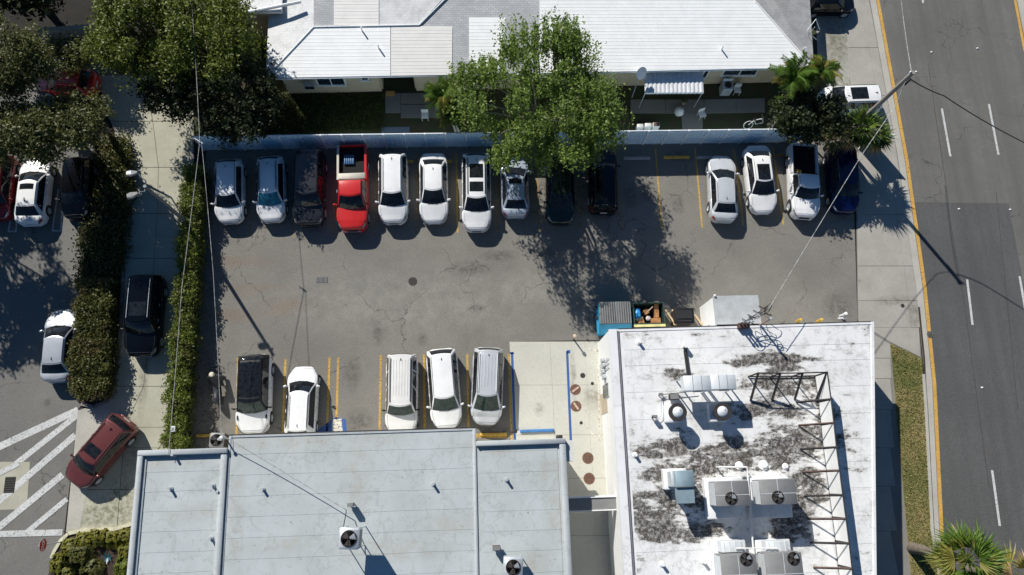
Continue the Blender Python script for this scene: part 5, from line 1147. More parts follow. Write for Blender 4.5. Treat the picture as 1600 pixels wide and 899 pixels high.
# ------------------------------------------------------------------ poles and wires
b_ = g(1427, 113, 8.8); b_.z = 0
t = thing('utility_pole', 'tall grey utility pole leaning over the road in the picture', 'utility pole', b_)
MB().tube([(0, 0, 0), (0, 0, 4), (0, 0, 8.8)], [.17, .15, .12], 10).build('pole', wood_pole, t, 40, world=False)
MB().box(-.12, .12, -.04, .04, 8.5, 8.6).build('bracket', galv, t, world=False)
for a in (-.16, .16): MB().lathe([(.03, 0), (.06, .05), (.03, .1), (.06, .15), (.001, .2)], 10, (a, 0, 8.7)).build('insulator', galv, t, 40, world=False)
MB().lathe([(.001, 0), (.06, 0), (.05, .5), (.001, .55)], 10, (.19, -.1, 7.6)).build('splice_case', black_metal, t, 40, world=False)
T8 = b_+Vector((0, 0, 8.65))
cable('power_line', [T8, g(1404, -40, 8.6)], .02, wire_pale, 'pale twisted line running north from the pole top', .1)
cable('power_line', [T8+Vector((0, 0, -.4)), g(1475, 150, 8.0), g(1600, 223, 8.1), g(1760, 330, 8.4)], .035, wire_dark, 'thick black line sagging east over the road', .12)
cable('power_line', [T8+Vector((0, 0, -.5)), g(1400, 165, 7.2), g(1345, 245, 6.8), g(1203, 480, Rz+1.9)], .019, wire_pale, 'pale twisted service line from the pole to the service mast', .05)
cable('power_line', [T8+Vector((0, 0, .1)), g(1640, 60, 9.5)+Vector((6, 0, 0))], .02, wire_dark, 'thin dark line crossing the road north of the thick one', .2) if False else None
b_ = g(226, 291, 7.1); b_.z = 0
t = thing('lamp_post', 'dark parking lot lamp post with two cobra lamp heads beside the hedge', 'lamp post', b_)
MB().tube([(0, 0, 0), (0, 0, 7.1)], [.13, .09], 12).build('pole', steel_pole, t, 40, world=False); MB().box(-.22, .22, -.22, .22, 0, .25, .03).build('base', conc_curb, t, world=False)
for (x, y) in ((207, 271), (208, 305)):
    e = g(x, y, 7.2)-b_; d = Vector((e.x, e.y, 0)); s0 = Vector((0, .35 if y < 290 else -.3, 7.05))
    MB().tube([(0, 0, 6.95), s0, s0+Vector((-.2, .1 if y < 290 else -.05, .12)), Vector((e.x+.3, e.y, 7.2))], .035, 6).build('arm', steel_pole, t, 40, world=False)
    an = math.atan2(-.12 if y < 290 else -.35, -1); T = Matrix.Translation((e.x, e.y, 7.17)) @ Matrix.Rotation(an, 4, 'Z'); mb = MB()
    pts = [(.34, -.13, 0), (.34, .13, 0), (.1, .19, 0), (-.33, .06, 0), (-.33, -.06, 0), (.1, -.19, 0)]
    vs = [T @ Vector(v) for v in pts]+[T @ Vector((v[0]*.85, v[1]*.8, .14)) for v in pts]; mb.add(vs, [(5, 4, 3, 2, 1, 0), (6, 7, 8, 9, 10, 11)]+[(i, (i+1) % 6, 6+(i+1) % 6, 6+i) for i in range(6)]); mb.build('lamp_head', hvac, t, world=False)
    mb = MB(); mb.box(.02, .27, -.09, .09, .141, .152, 0, T); mb.build('lamp_lens', galv if y < 290 else hvac, t, world=False)
W0 = g(312, 222, 6.2)
cable('overhead_cable', [g(297, -30, 6.4), W0], .016, wire_pale, 'pale cable disappearing north into the trees', .12)
cable('overhead_cable', [W0, g(284, 450, 5.6), g(263, 712, 5.2)], .018, wire_pale, 'pale cable running down over the long hedge', .05)
cable('overhead_cable', [W0+Vector((.1, 0, 0)), g(333, 425, 5.7), g(346, 682, 5.5)], .014, wire_pale, 'thin cable from the fence corner to the grey roof corner', .05)
t = thing('cable_clamp', 'small clamp joining the overhead cables above the fence corner', 'clamp', W0); MB().tube([(-.3, .22, 0), (.18, -.1, 0)], .03, 5).build('crossbar', galv, t, world=False); MB().box(-.05, .05, -.05, .05, -.05, .05).build('clamp_body', hvac, t, world=False)
p = g(346, 684, 5.6); t = thing('roof_mast', 'short roof mast with a white insulator at the grey roof corner', 'mast', (p.x, p.y, 0)); MB().tube([(0, 0, 0), (0, 0, 5.6)], .04, 8).build('pipe', galv, t, 40, world=False); MB().lathe([(.001, 0), (.09, .03), (.09, .1), (.001, .14)], 10, (0, 0, 5.55)).build('insulator', pvc, t, 40, world=False)
# stop sign
b_ = g(97, 847); t = thing('stop_sign', 'red octagonal stop sign on a thin post beside the planting bed', 'stop sign', b_, 0)
MB().tube([(0, 0, 0), (0, 0, 2.3)], .03, 6).build('post', galv, t, world=False)
oc = [(.37*math.cos(R(22.5+45*i)), .37*math.sin(R(22.5+45*i))) for i in range(8)]; sred = mat('stop_sign_red', (.42, .02, .03), .4, var=0); swh = mat('sign_white', (.75, .75, .75), .4, var=0)
for (x, s, m_, nm) in ((.035, 1, swh, 'white_border'), (.045, .93, sred, 'sign_face')):
    vs = [(x+d, y*s, z*s+1.95) for d in (0, .006) for (y, z) in oc]; MB().add(vs, [tuple(range(8)), tuple(range(15, 7, -1))]+[(i, 8+i, 8+(i+1) % 8, (i+1) % 8) for i in range(8)]).build(nm, m_, t, world=False)
tc = bpy.data.curves.new('lettering', 'FONT'); tc.body = 'STOP'; tc.size = .3; tc.align_x = 'CENTER'; tc.align_y = 'CENTER'; tc.offset = .006
dg = bpy.context.evaluated_depsgraph_get(); to = bpy.data.objects.new('lettering', tc); C.objects.link(to); bpy.context.view_layer.update()
tme = bpy.data.meshes.new_from_object(to.evaluated_get(bpy.context.evaluated_depsgraph_get())); bpy.data.objects.remove(to); tme.materials.clear(); tme.materials.append(swh)
lt = put('lettering', tme, t, (.056, 0, 1.95)); lt.rotation_euler = (R(90), 0, R(90)); lt.scale = (.8, 1.15, 1)
# reflectors on the road
for (x, y) in ((1455, 82), (1527, 76), (1498, 327), (1578, 328), (1534, 606)):
    p = g(x, y); tag(MB().box(p.x-.07, p.x+.07, p.y-.05, p.y+.05, Z2, Z2+.06, .02).build('road_stud', pvc), {1455: 'white road stud in the near lane beside the pole top', 1527: 'white road stud in the far lane at the top', 1498: 'white road stud on the near lane line at the overlay edge', 1578: 'white road stud on the far lane line at the overlay edge', 1534: 'single white road stud in the dark overlay'}[x], 'road stud', 'road studs between the lanes')
# hedge meter box, wall strip
p = g(279, 672, .9); t = thing('meter_box', 'small pale box standing in the hedge end', 'box', (p.x, p.y, 0)); MB().box(-.13, .13, -.16, .16, 0, 1.75, .02).build('casing', galv_pale, t, world=False); MB().box(-.06, .06, -.08, .08, 1.75, 1.77).build('lid', hvac, t, world=False)
a, b = g(62, 48, .6), g(126, 42, .6)
simple('garden_wall', MB().prism([Vector((a.x, a.y-.3, 0)), Vector((b.x+1, b.y-.3, 0)), Vector((b.x+1, b.y, 0)), Vector((a.x, a.y, 0))], 0, .9), conc_old, 'low weathered wall under the dark trees', 'wall')
# ------------------------------------------------------------------ yard items
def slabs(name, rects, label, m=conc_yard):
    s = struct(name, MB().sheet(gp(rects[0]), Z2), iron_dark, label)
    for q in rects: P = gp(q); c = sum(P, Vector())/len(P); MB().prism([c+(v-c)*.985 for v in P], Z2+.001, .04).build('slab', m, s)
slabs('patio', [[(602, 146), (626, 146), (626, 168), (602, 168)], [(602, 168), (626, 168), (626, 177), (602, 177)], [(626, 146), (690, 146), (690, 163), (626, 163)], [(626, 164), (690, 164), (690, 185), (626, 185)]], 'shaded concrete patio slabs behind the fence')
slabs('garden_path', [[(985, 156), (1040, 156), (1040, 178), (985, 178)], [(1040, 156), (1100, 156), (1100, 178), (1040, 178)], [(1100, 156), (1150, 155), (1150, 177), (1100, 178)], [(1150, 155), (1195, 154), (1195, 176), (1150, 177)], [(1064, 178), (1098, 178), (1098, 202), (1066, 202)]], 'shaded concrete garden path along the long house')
tag(MB().box(g(603, 146).x, g(617, 146).x, g(603, 151).y, g(603, 143).y, .04, .06).build('door_mat', mat('orange_mat', (.55, .33, .1), .9)), 'orange mat at the dark porch of the long house', 'mat')
tag(MB().box(g(596, 205).x, g(640, 205).x, g(603, 208).y, g(603, 199).y, .01, .03).build('ground_mat', mat('blue_grey_mat', (.12, .15, .2), .9)), 'flat blue-grey mat on the ground behind the fence', 'mat')
def low(name, px, py_, parts, lab, cat, rz=0):
    p = g(px, py_, .4); t = thing(name, lab, cat, (p.x, p.y, .02), rz)
    for nm, q, m_ in parts: (q if isinstance(q, MB) else MB().box(*q, .015)).build(nm, m_, t, 40, world=False)
    return t
wp_ = mat('white_plastic', (.62, .62, .60), .5, var=.1)
low('washing_machine', 1134, 139, [('cabinet', (-.34, .34, -.32, .32, 0, .9), galv), ('drum_opening', MB().lathe([(.24, .905), (.25, .92), (.2, .92), (.001, .9)], 20), black_metal), ('open_lid', (-.34, .34, .3, .36, .9, 1.15), galv_pale)], 'pale washing machine with a round top opening by the house', 'washing machine')
def chair(px, py_, lab, rz): return low('garden_chair', px, py_, [('seat', (-.23, .23, -.22, .22, .4, .44), wp_), ('backrest', (-.23, .23, .2, .25, .44, .85), wp_)]+[('leg', (sx*.2-.02, sx*.2+.02, sy*.19-.02, sy*.19+.02, 0, .4), wp_) for sx in (-1, 1) for sy in (-1, 1)], lab, 'chair', rz)
chair(1152, 141, 'white garden chair beside the washing machine', 0); chair(1097, 179, 'white garden chair at the corner of the garden path', .3); chair(664, 181, 'dim white chair under the areca palm', 0)
low('bucket', 1155, 133, [('tub', MB().lathe([(.14, 0), (.2, .35), (.18, .35), (.001, .3)], 14), wp_)], 'round white bucket by the house wall', 'bucket')
low('rubbish_bag', 1062, 173, [('bag', MB().lathe([(.25, 0), (.34, .2), (.28, .45), (.1, .6), (.001, .62)], 11), wp_), ], 'white rubbish bag on the garden path', 'bag')
low('flower_pot', 1070, 158, [('pot', MB().lathe([(.1, 0), (.16, .3), (.13, .3), (.001, .25)], 12), pale_stick), ('plant', MB().lathe([(.001, .3), (.2, .45), (.12, .6), (.001, .65)], 7), leaf_dark)], 'potted plant in front of the awning', 'potted plant')
for i, (x, lab) in enumerate(((1000, 'white crate at the left end of the items behind the fence'), (1012, 'wide white crate in the middle of the items behind the fence'), (1024, 'white and red crate behind the fence'))):
    low('crate', x, 198, [('body', (-.22, .22, -.15, .15, 0, .5+.1*i), wp_), ('lid', (-.2, .2, -.13, .13, .5+.1*i, .53+.1*i), (wp_, wp_, rust_metal)[i])], lab, 'crate')
# bicycle
p = g(1182, 192, .5); t = thing('bicycle', 'white bicycle lying against the fence under the palms', 'bicycle', (p.x, p.y, 0), .15)
for sx in (-.52, .52): mb = MB(); mb.tube([(sx+.33*math.cos(a), .08*math.sin(a)*0+.25*math.sin(a)*.6, .34+.26*math.sin(a)) for a in np.linspace(0, 6.283, 17)], .025, 5, False); mb.build('wheel', wp_ if sx < 0 else rubber, t, 60, world=False)
MB().tube([(-.52, 0, .34), (-.2, .1, .75), (.3, .1, .78), (.52, 0, .34), (0, 0, .3), (-.2, .1, .75)], .03, 6).build('frame', wp_, t, 40, world=False); MB().tube([(.25, -.2, .95), (.33, .05, .95), (.28, .35, .95)], .02, 5).build('handlebar', black_metal, t, 40, world=False); MB().box(-.32, -.12, .04, .16, .82, .88, .02).build('saddle', black, t, world=False)
# satellite dish
p = g(1001, 112, 2.9); t = thing('satellite_dish', 'grey satellite dish on a post at the house eave beside the big tree', 'satellite dish', (p.x, p.y, 0)); MB().tube([(0, -.25, 0), (0, -.1, 2.6), (0, 0, 2.8)], .03, 6).build('post', galv, t, world=False)
T = Matrix.Translation((0, -.1, 2.9)) @ Matrix.Rotation(R(50), 4, 'X') @ Matrix.Rotation(R(25), 4, 'Y'); mb = MB(); mb.lathe([(.42, .08), (.3, .03), (.001, 0)], 20); mb.v = [tuple(T @ Vector(v)) for v in mb.v]; mb.build('dish', galv_pale, t, 40, world=False)
t = thing('tv_antenna', 'thin tv antenna at the east end of the long house roof', 'antenna', g(1266, 52, 3.2)); 
for a, b in (((-.5, -.2, .6), (.1, .5, .8)), ((.1, .5, .8), (.4, -.1, .5)), ((.0, .0, -.6), (0, 0, .7)), ((-.4, -.3, .5), (.2, -.7, .3))): MB().tube([a, b], .025, 5).build('rod', galv, t, world=False)
for (x, y, lab) in ((566, 49, 'thin vent pipe near the ridge of the long house roof'), (592, 76, 'thin vent pipe lower on the ribbed roof of the long house'), (1127, 78, 'thin vent pipe on the eastern ribbed roof'), (1254, 80, 'thin vent pipe at the eastern end of the ribbed roof')):
    p = onroof(x, y); tag(MB().tube([p-Vector((0, 0, .1)), p+Vector((0, 0, .45))], .05, 8).build('roof_vent', pvc, None, 40), lab, 'roof vent', 'vent pipes on the long house')
p = g(460, 12, 3.6); tag(MB().tube([g(385, 20, 3.35), g(470, 3, 3.6)], .1, 8).build('roof_duct', galv_pale, None, 40), 'pale duct lying over the small house roof', 'duct')
# ------------------------------------------------------------------ plants
def leaf_mesh(name, cen, size, seed, m, flat=.5, asp=.5, extra=None):
    r = np.random.default_rng(seed); n = len(cen); nrm = r.normal(0, 1, (n, 3)); nrm[:, 2] = np.abs(nrm[:, 2])+flat; nrm /= np.linalg.norm(nrm, axis=1)[:, None]
    t = np.cross(nrm, r.normal(0, 1, (n, 3))); t /= np.linalg.norm(t, axis=1)[:, None]+1e-9; b = np.cross(nrm, t)
    s = (size*r.uniform(.6, 1.35, n))[:, None]; a1 = t*s; b1 = b*s*asp
    v = np.stack([cen-a1, cen+b1+nrm*s*.12, cen+a1, cen-b1+nrm*s*.12], 1).reshape(-1, 3)
    me = bpy.data.meshes.new(name); me.vertices.add(n*4); me.vertices.foreach_set('co', v.ravel()); me.loops.add(n*4); me.loops.foreach_set('vertex_index', np.arange(n*4))
    me.polygons.add(n); me.polygons.foreach_set('loop_start', np.arange(n)*4); me.polygons.foreach_set('loop_total', np.full(n, 4)); me.materials.append(m); me.update(calc_edges=True); return me
def tree(px, py_, z, rx, ry, rz_, n, size, m, label, seed, name='broadleaf_tree', nb=46, br=1.15, base=None, dense=.9, group=None, bk=bark, trunk_r=.22, gap=.0):
    c = g(px, py_, z); r = np.random.default_rng(seed); b0 = Vector((c.x, c.y, 0)) if base is None else g(*base)
    t = thing(name, label, 'tree', b0, 0, group)
    d = r.normal(0, 1, (nb, 3)); d /= np.linalg.norm(d, axis=1)[:, None]; rad = r.uniform(.25, 1, nb)**.5; bl = d*rad[:, None]*np.array([rx, ry, rz_])*.86; bl[:, 2] = np.maximum(bl[:, 2], -rz_*.75)
    w = r.uniform(.5, 1.5, nb); ids = r.choice(nb, n, p=w/w.sum()); dd = r.normal(0, 1, (n, 3)); dd /= np.linalg.norm(dd, axis=1)[:, None]
    brr = (br*r.uniform(.6, 1.25, nb))[ids]; q = bl[ids]+d[ids]*(r.uniform(0, 1, n)**3*.75)[:, None]*np.array([1, 1, .5])+dd*(r.uniform(.15, 1, n)**.5*brr)[:, None]*np.array([1, 1, .62])
    # twig level clumping
    tw = np.round(q*1.6)/1.6; q = q+(tw-q)*r.uniform(0, .55, n)[:, None]+r.normal(0, .05, (n, 3))
    me = leaf_mesh('crown', q+np.array([c.x-b0.x, c.y-b0.y, z]), size, seed, m); put('crown', me, t)
    mb = MB(); fork = Vector(((c.x-b0.x)*.4, (c.y-b0.y)*.4, z*.42)); mb.tube([(0, 0, 0), tuple(fork*.5+Vector((.1, .05, 0))), tuple(fork)], [trunk_r*1.3, trunk_r, trunk_r*.85], 8)
    mb.build('trunk', bk, t, 60, world=False)
    for i in range(0, nb, 1 if nb < 40 else (2 if nb < 80 else 3)):
        e = Vector(bl[i])+Vector((c.x-b0.x, c.y-b0.y, z)); mid = lerp(fork, e, .45)+Vector((r.normal(0, .25), r.normal(0, .25), .35)); MB().tube([fork, mid, e, e+(e-mid)*.25], [trunk_r*.42, trunk_r*.24, .03, .012], 5).build('limb', bk, t, 60, world=False)
    return t
tree(838, 150, 6.2, 5.9, 5.3, 2.6, 52000, .086, leaf_green, 'large green tree overhanging the blue fence and three cars', 11, nb=120, br=.85, bk=bark_pale, base=(838, 214), trunk_r=.24)
WG = 'big trees in the north-west corner'
tree(228, 50, 5.6, 3.7, 3.3, 2.0, 27000, .09, leaf_bright, 'bright green tree over the top of the driveway', 21, nb=90, br=.85, base=(285, 112), group=WG)
tree(322, 62, 5.0, 3.4, 4.2, 2.0, 27000, .09, leaf_bright, 'bright green tree between the driveway and the small house', 22, nb=90, br=.85, group=WG)
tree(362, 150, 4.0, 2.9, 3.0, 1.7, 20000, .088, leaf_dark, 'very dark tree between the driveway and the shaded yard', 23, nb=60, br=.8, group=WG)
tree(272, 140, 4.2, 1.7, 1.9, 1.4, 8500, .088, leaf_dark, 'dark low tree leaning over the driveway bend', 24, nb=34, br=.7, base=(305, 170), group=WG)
tree(40, 208, 6.2, 4.2, 1.55, 1.9, 21000, .088, leaf_olive, 'olive grey tree hanging over the white sedan and red car', 25, nb=80, br=.8, base=(152, 222), group=WG)
tree(2, 92, 7.4, 2.6, 2.7, 1.9, 17000, .088, leaf_olive, 'olive tree at the western edge above the red car', 26, nb=60, br=.85, base=(40, 100), group=WG)
tree(108, 84, 2.6, 1.5, .7, .9, 4500, .08, leaf_olive, 'small yellowish tree crown just above the red car', 27, nb=24, br=.6, group=WG)
tree(128, 180, 5.6, 1.6, 1.4, 1.1, 7000, .085, leaf_olive, 'olive crown hanging over the kerb at the driveway bend', 35, nb=28, br=.65, base=(172, 212), group=WG)
tree(-228, 175, 7.2, 4.6, 4.0, 2.4, 11000, .12, leaf_olive, 'tree just outside the west edge shading the west lot', 28, nb=46, br=.8, base=(-90, 270), group=WG)
tree(-200, 278, 6.0, 3.0, 2.6, 2.0, 8000, .15, leaf_olive, 'smaller tree outside the west edge beside the lot', 29, nb=26, br=.75, base=(-80, 370), group=WG)
tree(20, -42, 4.0, 4.6, 2.9, 1.8, 16000, .16, leaf_dark, 'added dark tree that darkens the corner north of the low weathered wall', 30, nb=44, br=1.2, group=WG)  # tree added to darken the north-west corner
tree(1258, 180, 3.6, 2.0, 1.7, 1.5, 13000, .10, leaf_dark, 'dense dark small tree between the palms and the fence end', 32, name='small_tree', nb=26, br=.75, base=(1252, 214), trunk_r=.12)
tree(1222, 172, 2.6, .9, .8, .9, 3000, .09, leaf_green, 'slim light green shrub beside the bicycle', 33, name='small_tree', nb=8, br=.5, trunk_r=.06)
# hedges
def hedge(name, line_, w, h, n, size, m, label, seed, jit=.12, cat='hedge', wv=None):
    pts = [Vector((v.x, v.y, 0)) for v in gp(line_, h*.8)]; t = thing(name, label, cat, pts[0]); r = np.random.default_rng(seed); L_ = [0]
    for a, b in zip(pts[:-1], pts[1:]): L_.append(L_[-1]+(b-a).length)
    s = r.uniform(0, L_[-1], n); X_ = np.interp(s, L_, [p.x for p in pts]); Y_ = np.interp(s, L_, [p.y for p in pts])
    ww = np.interp(s, L_, wv) if wv else np.full(n, w)
    face = r.uniform(0, 1, n); u = np.where(face < .55, r.uniform(-1, 1, n), np.where(face < .78, -1., 1.)); z = np.where(face < .55, h, r.uniform(.1, 1, n)*h)
    wob = .14*np.sin(s*2.1+seed)+.1*np.sin(s*5.3)+.08*np.sin(s*11.7+1); keep = np.sin(s*3.7+seed*2)*np.sin(s*1.3+u*2) < .80
    q = np.column_stack([X_+u*(ww/2+wob*.6), Y_, z+wob*.7])+r.normal(0, jit, (n, 3)); q = q[keep]; me = leaf_mesh('foliage', q-np.array([pts[0].x, pts[0].y, 0]), size, seed, m, .35, .6); put('foliage', me, t)
    mb = MB()
    for i, (a, b) in enumerate(zip(pts[:-1], pts[1:])):
        wa_, wb_ = ((wv[i], wv[i+1]) if wv else (w, w)); mb.prism([Vector((a.x-wa_*.42, a.y, 0)), Vector((a.x+wa_*.42, a.y, 0)), Vector((b.x+wb_*.42, b.y, 0)), Vector((b.x-wb_*.42, b.y, 0))], 0, h*.86)
    mb.build('twig_mass', mat('hedge_core', (.014, .018, .008), .95, var=.3), t); return t
hedge('hedge', [(304, 262), (299, 330), (293, 430), (285, 540), (277, 640), (274, 700)], .95, 1.5, 30000, .065, leaf_hedge, 'long narrow clipped hedge with the lamp post standing in it', 41)
hedge('hedge', [(152, 440), (148, 500), (143, 560), (141, 606), (141, 620)], 2.0, 1.25, 24000, .066, leaf_hedge2, 'broad clipped hedge on the island beside the pale silver sedan', 42, wv=[1.6, 1.75, 1.95, 1.9, 1.5])
hedge('shrubbery', [(178, 215), (180, 280), (166, 340), (158, 400), (149, 450)], 1.9, .55, 13000, .08, leaf_hedge2, 'low dark ground shrubs on the northern part of the island', 43, .2, 'shrubs', wv=[1.2, 1.9, 2.3, 2.3, 1.9])
struct('island', MB().prism(gp([(152, 200), (188, 220), (197, 290), (192, 400), (186, 520), (178, 600), (162, 628), (146, 632), (122, 628), (114, 600), (118, 520), (130, 420), (140, 300)]), 0, .1), mulch, 'long planted island between west lot and driveway')
isl = gp([(160, 150), (176, 190), (191, 225), (199, 290), (195, 400), (189, 520), (182, 600), (168, 628), (148, 636), (128, 632)])
mb = MB()
for a, b in zip(isl[:-1], isl[1:]):
    d = (b-a).normalized(); n = Vector((-d.y, d.x, 0))*.085; mb.prism([a-n-d*.01, a+n-d*.01, b+n, b-n], 0, .14)
struct('kerb', mb, mat('old_kerb', (.25, .235, .21), .85, var=.25), 'weathered kerb round the planted island')
# strip of dirt by the hedge inside the lot
blades('leaf_litter', gp([(306, 240), (330, 240), (332, 400), (345, 640), (330, 700), (292, 700), (303, 500)]), 9000, .03, leaf_mat('dry_leaves', (.05, .035, .02), (.2, .15, .1), .1), 'dry leaves and dirt between the hedge and the stalls', 7, .01)
# planting bed bottom left
bed = gp([(100, 838), (160, 832), (207, 820), (200, 905), (70, 905), (82, 870)])
struct('planting_bed', MB().prism([*bed[:3], Vector((bed[3].x, -8, 0)), Vector((bed[4].x, -8, 0)), bed[5]], 0, .06), mulch, 'mulched planting bed in the south-west corner')
kk = gp([(207, 819), (180, 827), (130, 829), (108, 834), (96, 845), (86, 862), (82, 872)]); mb = MB()
for a, b in zip(kk[:-1], kk[1:]):
    d = (b-a).normalized(); n = Vector((-d.y, d.x, 0))*.09; mb.prism([a-n, a+n, b+n, b-n], 0, .14)
struct('kerb', mb, mat('painted_kerb', (.58, .55, .40), .8, var=.2, scale=4), 'curved pale yellow kerb round the corner planting bed')
def bush(px, py_, z, r_, n, m, label, seed, size=.1, grp='low shrubs of the corner planting bed'):
    c = g(px, py_, z); t = thing('shrub', label, 'shrub', (c.x, c.y, 0), 0, grp); r = np.random.default_rng(seed); d = r.normal(0, 1, (n, 3)); d /= np.linalg.norm(d, axis=1)[:, None]
    q = d*(r.uniform(.4, 1.05, n)*r_)[:, None]*np.array([1, 1, .7])+.14*np.sin(d*7+seed); q[:, 2] = np.abs(q[:, 2])+z*.3; put('foliage', leaf_mesh('foliage', q, size, seed, m, .5, .5), t)
    MB().tube([(0, 0, 0), (0, 0, z)], .04, 5).build('stem', bark, t, world=False)
for i, (x, y, r_, m_, lab) in enumerate(((122, 868, .8, leaf_hedge2, 'dark rounded shrub in the middle of the corner bed'), (88, 884, .5, leaf_yellow, 'yellow-green shrub at the lowest kerb end'), (105, 858, .42, leaf_yellow, 'yellow-green shrub behind the stop sign post'), (128, 846, .42, leaf_yellow, 'yellow-green shrub second along the curved kerb'), (150, 840, .45, leaf_yellow, 'yellow-green shrub third along the curved kerb'), (172, 842, .45, leaf_yellow, 'yellow-green shrub fourth along the curved kerb'), (192, 838, .4, leaf_yellow, 'yellow-green shrub at the building end of the curved kerb'), (193, 862, .42, leaf_yellow, 'yellow-green shrub against the grey building wall'), (190, 888, .5, leaf_bright, 'bright green shrub below the one against the wall'), (140, 893, .55, leaf_hedge2, 'dark shrub at the bottom edge of the corner bed'), (100, 903, .5, leaf_yellow, 'yellow-green shrub at the bottom edge of the corner bed'))):
    bush(x, y, .5, r_, int(1500*r_/.45), m_, lab, 50+i)
p = g(165, 872, .3); t = thing('agave', 'blue-green spiky plant on the bare patch of the corner bed', 'plant', (p.x, p.y, .05))
for i in range(16):
    a = i*2.4; l = .2+.1*(i % 3); d = Vector((math.cos(a), math.sin(a), .45)).normalized(); n = d.cross(Vector((0, 0, 1))).normalized()*.03
    MB().add([tuple(n), tuple(-n), tuple(d*l*.6-n*1.2), tuple(d*l), tuple(d*l*.6+n*1.2)], [(0, 1, 2, 3, 4)]).build('leaf', mat('blue_green_leaf', (.02, .08, .10), .4, var=.3, scale=9), t, world=False)
# palms
def frond_mesh(L, droop, m, seed, nl=26, wl=.5, up=.5):
    """feather frond along +x"""
    r = random.Random(seed); mb = MB(); rach = []
    for i in range(10): u = i/9; rach.append(Vector((L*u*(1-.12*u), 0, up*math.sin(u*2.0)*.7-droop*u*u)))
    mb.tube(rach, [.03*(1-.8*i/9)+.004 for i in range(10)], 4)
    for i in range(nl):
        u = .1+.9*i/nl; k_ = u*9; j = min(8, int(k_)); p = lerp(rach[j], rach[j+1], k_-j); l = wl*math.sin(min(1, u*1.25+.12)*math.pi*.88)+.1
        for s in (-1, 1):
            d = Vector((.55+r.uniform(-.1, .1), s*(1+r.uniform(-.1, .1)), -.25+r.uniform(-.2, .15))).normalized(); w = .032
            a = p; b = p+d*l*.5+Vector((0, 0, .02)); c_ = p+d*l+Vector((0, 0, -.12*l)); mb.add([a+Vector((w*.5, 0, 0)), a-Vector((w*.5, 0, 0)), b-Vector((w, 0, 0)), c_, b+Vector((w, 0, 0))], [(0, 1, 2, 3, 4)])
    return mb.build('frond', m, link=False)
def fan_mesh(L, m, seed, seg=22, blade=.6, spread=150, st=.55):
    r = random.Random(seed); mb = MB(); mb.tube([(0, 0, 0), (L*st*.5, 0, .06), (L*st, 0, .02)], [.025, .018, .014], 4); o = Vector((L*st, 0, .02))
    for i in range(seg):
        a0, a1 = R(-spread/2+spread*i/seg), R(-spread/2+spread*(i+1)/seg); am = (a0+a1)/2; l = L*(1-st)*(1.0+.12*math.cos(am)); l *= r.uniform(.62, 1.1)
        P0 = o+Vector((math.cos(a0)*l*.55, math.sin(a0)*l*.55, (-.02 if i % 2 else .03))); P1 = o+Vector((math.cos(a1)*l*.55, math.sin(a1)*l*.55, (.03 if i % 2 else -.02))); tip = o+Vector((math.cos(am)*l, math.sin(am)*l, -.14*l-r.uniform(0, .1)))
        mb.add([o, P0, tip, P1], [(0, 1, 2, 3)])
    return mb.build('frond', m, link=False)
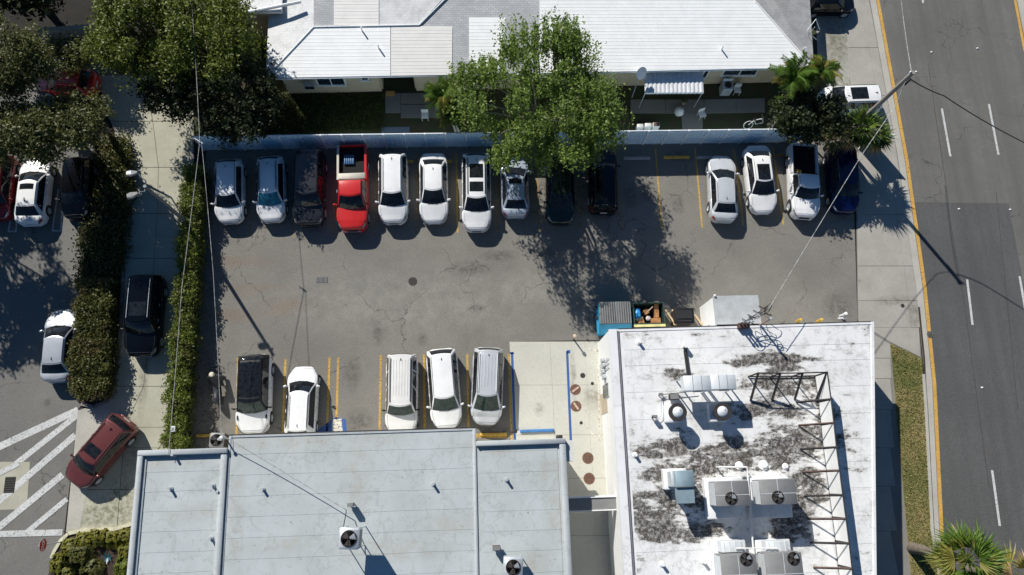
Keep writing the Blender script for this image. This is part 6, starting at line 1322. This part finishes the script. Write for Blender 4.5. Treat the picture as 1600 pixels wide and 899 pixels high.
def palm(px, py_, z, L, n, mats, label, seed, fan=False, trunk=None, bent=None, name=None, droop=.6, tr=.07, wl=.45, group=None, **kw):
    c = g(px, py_, z); b0 = Vector((c.x, c.y, 0)) if trunk is None else g(*trunk); t = thing(name or ('fan_palm' if fan else 'palm_tree'), label, 'palm', b0, 0, group); r = random.Random(seed)
    meshes = [fan_mesh(L, m_, seed+i, **kw) if fan else frond_mesh(L*r.uniform(.85, 1.1), droop*r.uniform(.6, 1.3), m_, seed+i, wl=wl) for i, m_ in enumerate(mats)]
    top_ = Vector((c.x-b0.x, c.y-b0.y, z))
    for i in range(n):
        a = i*2.39996+r.uniform(-.2, .2); el = (1.15 if fan else .75)*(1-i/n)-.35*(1 if not fan else .8)*(i/n)
        o = put('frond', meshes[i % max(1, len(meshes)-1)] if i < n*(.9 if n > 30 else .75) else meshes[-1], t, top_+Vector((0, 0, .1*(1-i/n)))); o.rotation_euler = (r.uniform(-.55, .55), -el+r.uniform(-.2, .2), a); s = r.uniform(.78, 1.12); o.scale = (s, s, s)
    MB().lathe([(tr*1.1, -.3), (tr*.9, 0), (tr*.3, .3), (.001, .5)], 8, tuple(top_)).build('crown_heart', mats[0], t, 60, world=False)
    mid = Vector((top_.x*.45+(bent or 0), top_.y*.5, z*.5)); MB().tube([(0, 0, 0), tuple(mid), tuple(top_-Vector((0, 0, .2)))], [tr*1.4, tr, tr*.9], 8).build('trunk', bark_pale if not fan else bark, t, 60, world=False)
palm(692, 152, 3.6, 1.55, 20, [frond_g, frond_g, frond_y, frond_y], 'areca palm beside the large green tree behind the fence', 61, trunk=(712, 205))
palm(706, 178, 2.8, 1.2, 12, [frond_g, frond_y, frond_g], 'lower palm stem beside the areca palm', 62, trunk=(717, 205))
PG = 'slim palms by the east end of the fence'
palm(1241, 122, 4.8, 1.7, 20, [frond_g, frond_g, frond_y], 'wide slim palm with a curved grey trunk beside the ribbed roof', 63, trunk=(1201, 205), bent=.3, group=PG)
palm(1284, 112, 5.2, 1.35, 15, [frond_g, frond_y, frond_g], 'smaller slim palm nearest the white SUV roof', 64, trunk=(1240, 200), group=PG)
palm(1366, 214, 2.4, 1.25, 26, [leaf_green, leaf_dark, leaf_green, frond_dry], 'lower spiky palm clump at the road side of the fan palm', 69, True, trunk=(1362, 228), spread=100, st=.3, seg=12, tr=.1)
palm(1343, 203, 3.1, 1.6, 44, [leaf_green, leaf_dark, frond_g, frond_dry], 'spiky fan palm under the utility pole', 65, True, trunk=(1318, 232), blade=.5, spread=110, st=.35, seg=14, tr=.14)
palm(1300, 212, 3.0, 1.3, 16, [leaf_olive, frond_dry, leaf_olive], 'brownish fan palm between the fence end and the spiky fan palm', 66, True, trunk=(1288, 232), spread=110, st=.35, seg=14, tr=.1)
palm(1508, 874, 5.6, 1.95, 34, [frond_g, frond_y, leaf_bright, frond_g, frond_dry], 'big fan palm at the bottom edge beside the road', 67, True, trunk=(1424, 856), spread=150, st=.42, seg=24, tr=.24)
palm(1600, 906, 4.6, 1.9, 16, [frond_y, frond_dry, frond_y], 'yellowish fan palm cut off by the bottom corner', 68, True, spread=140, st=.42, seg=22, tr=.16)
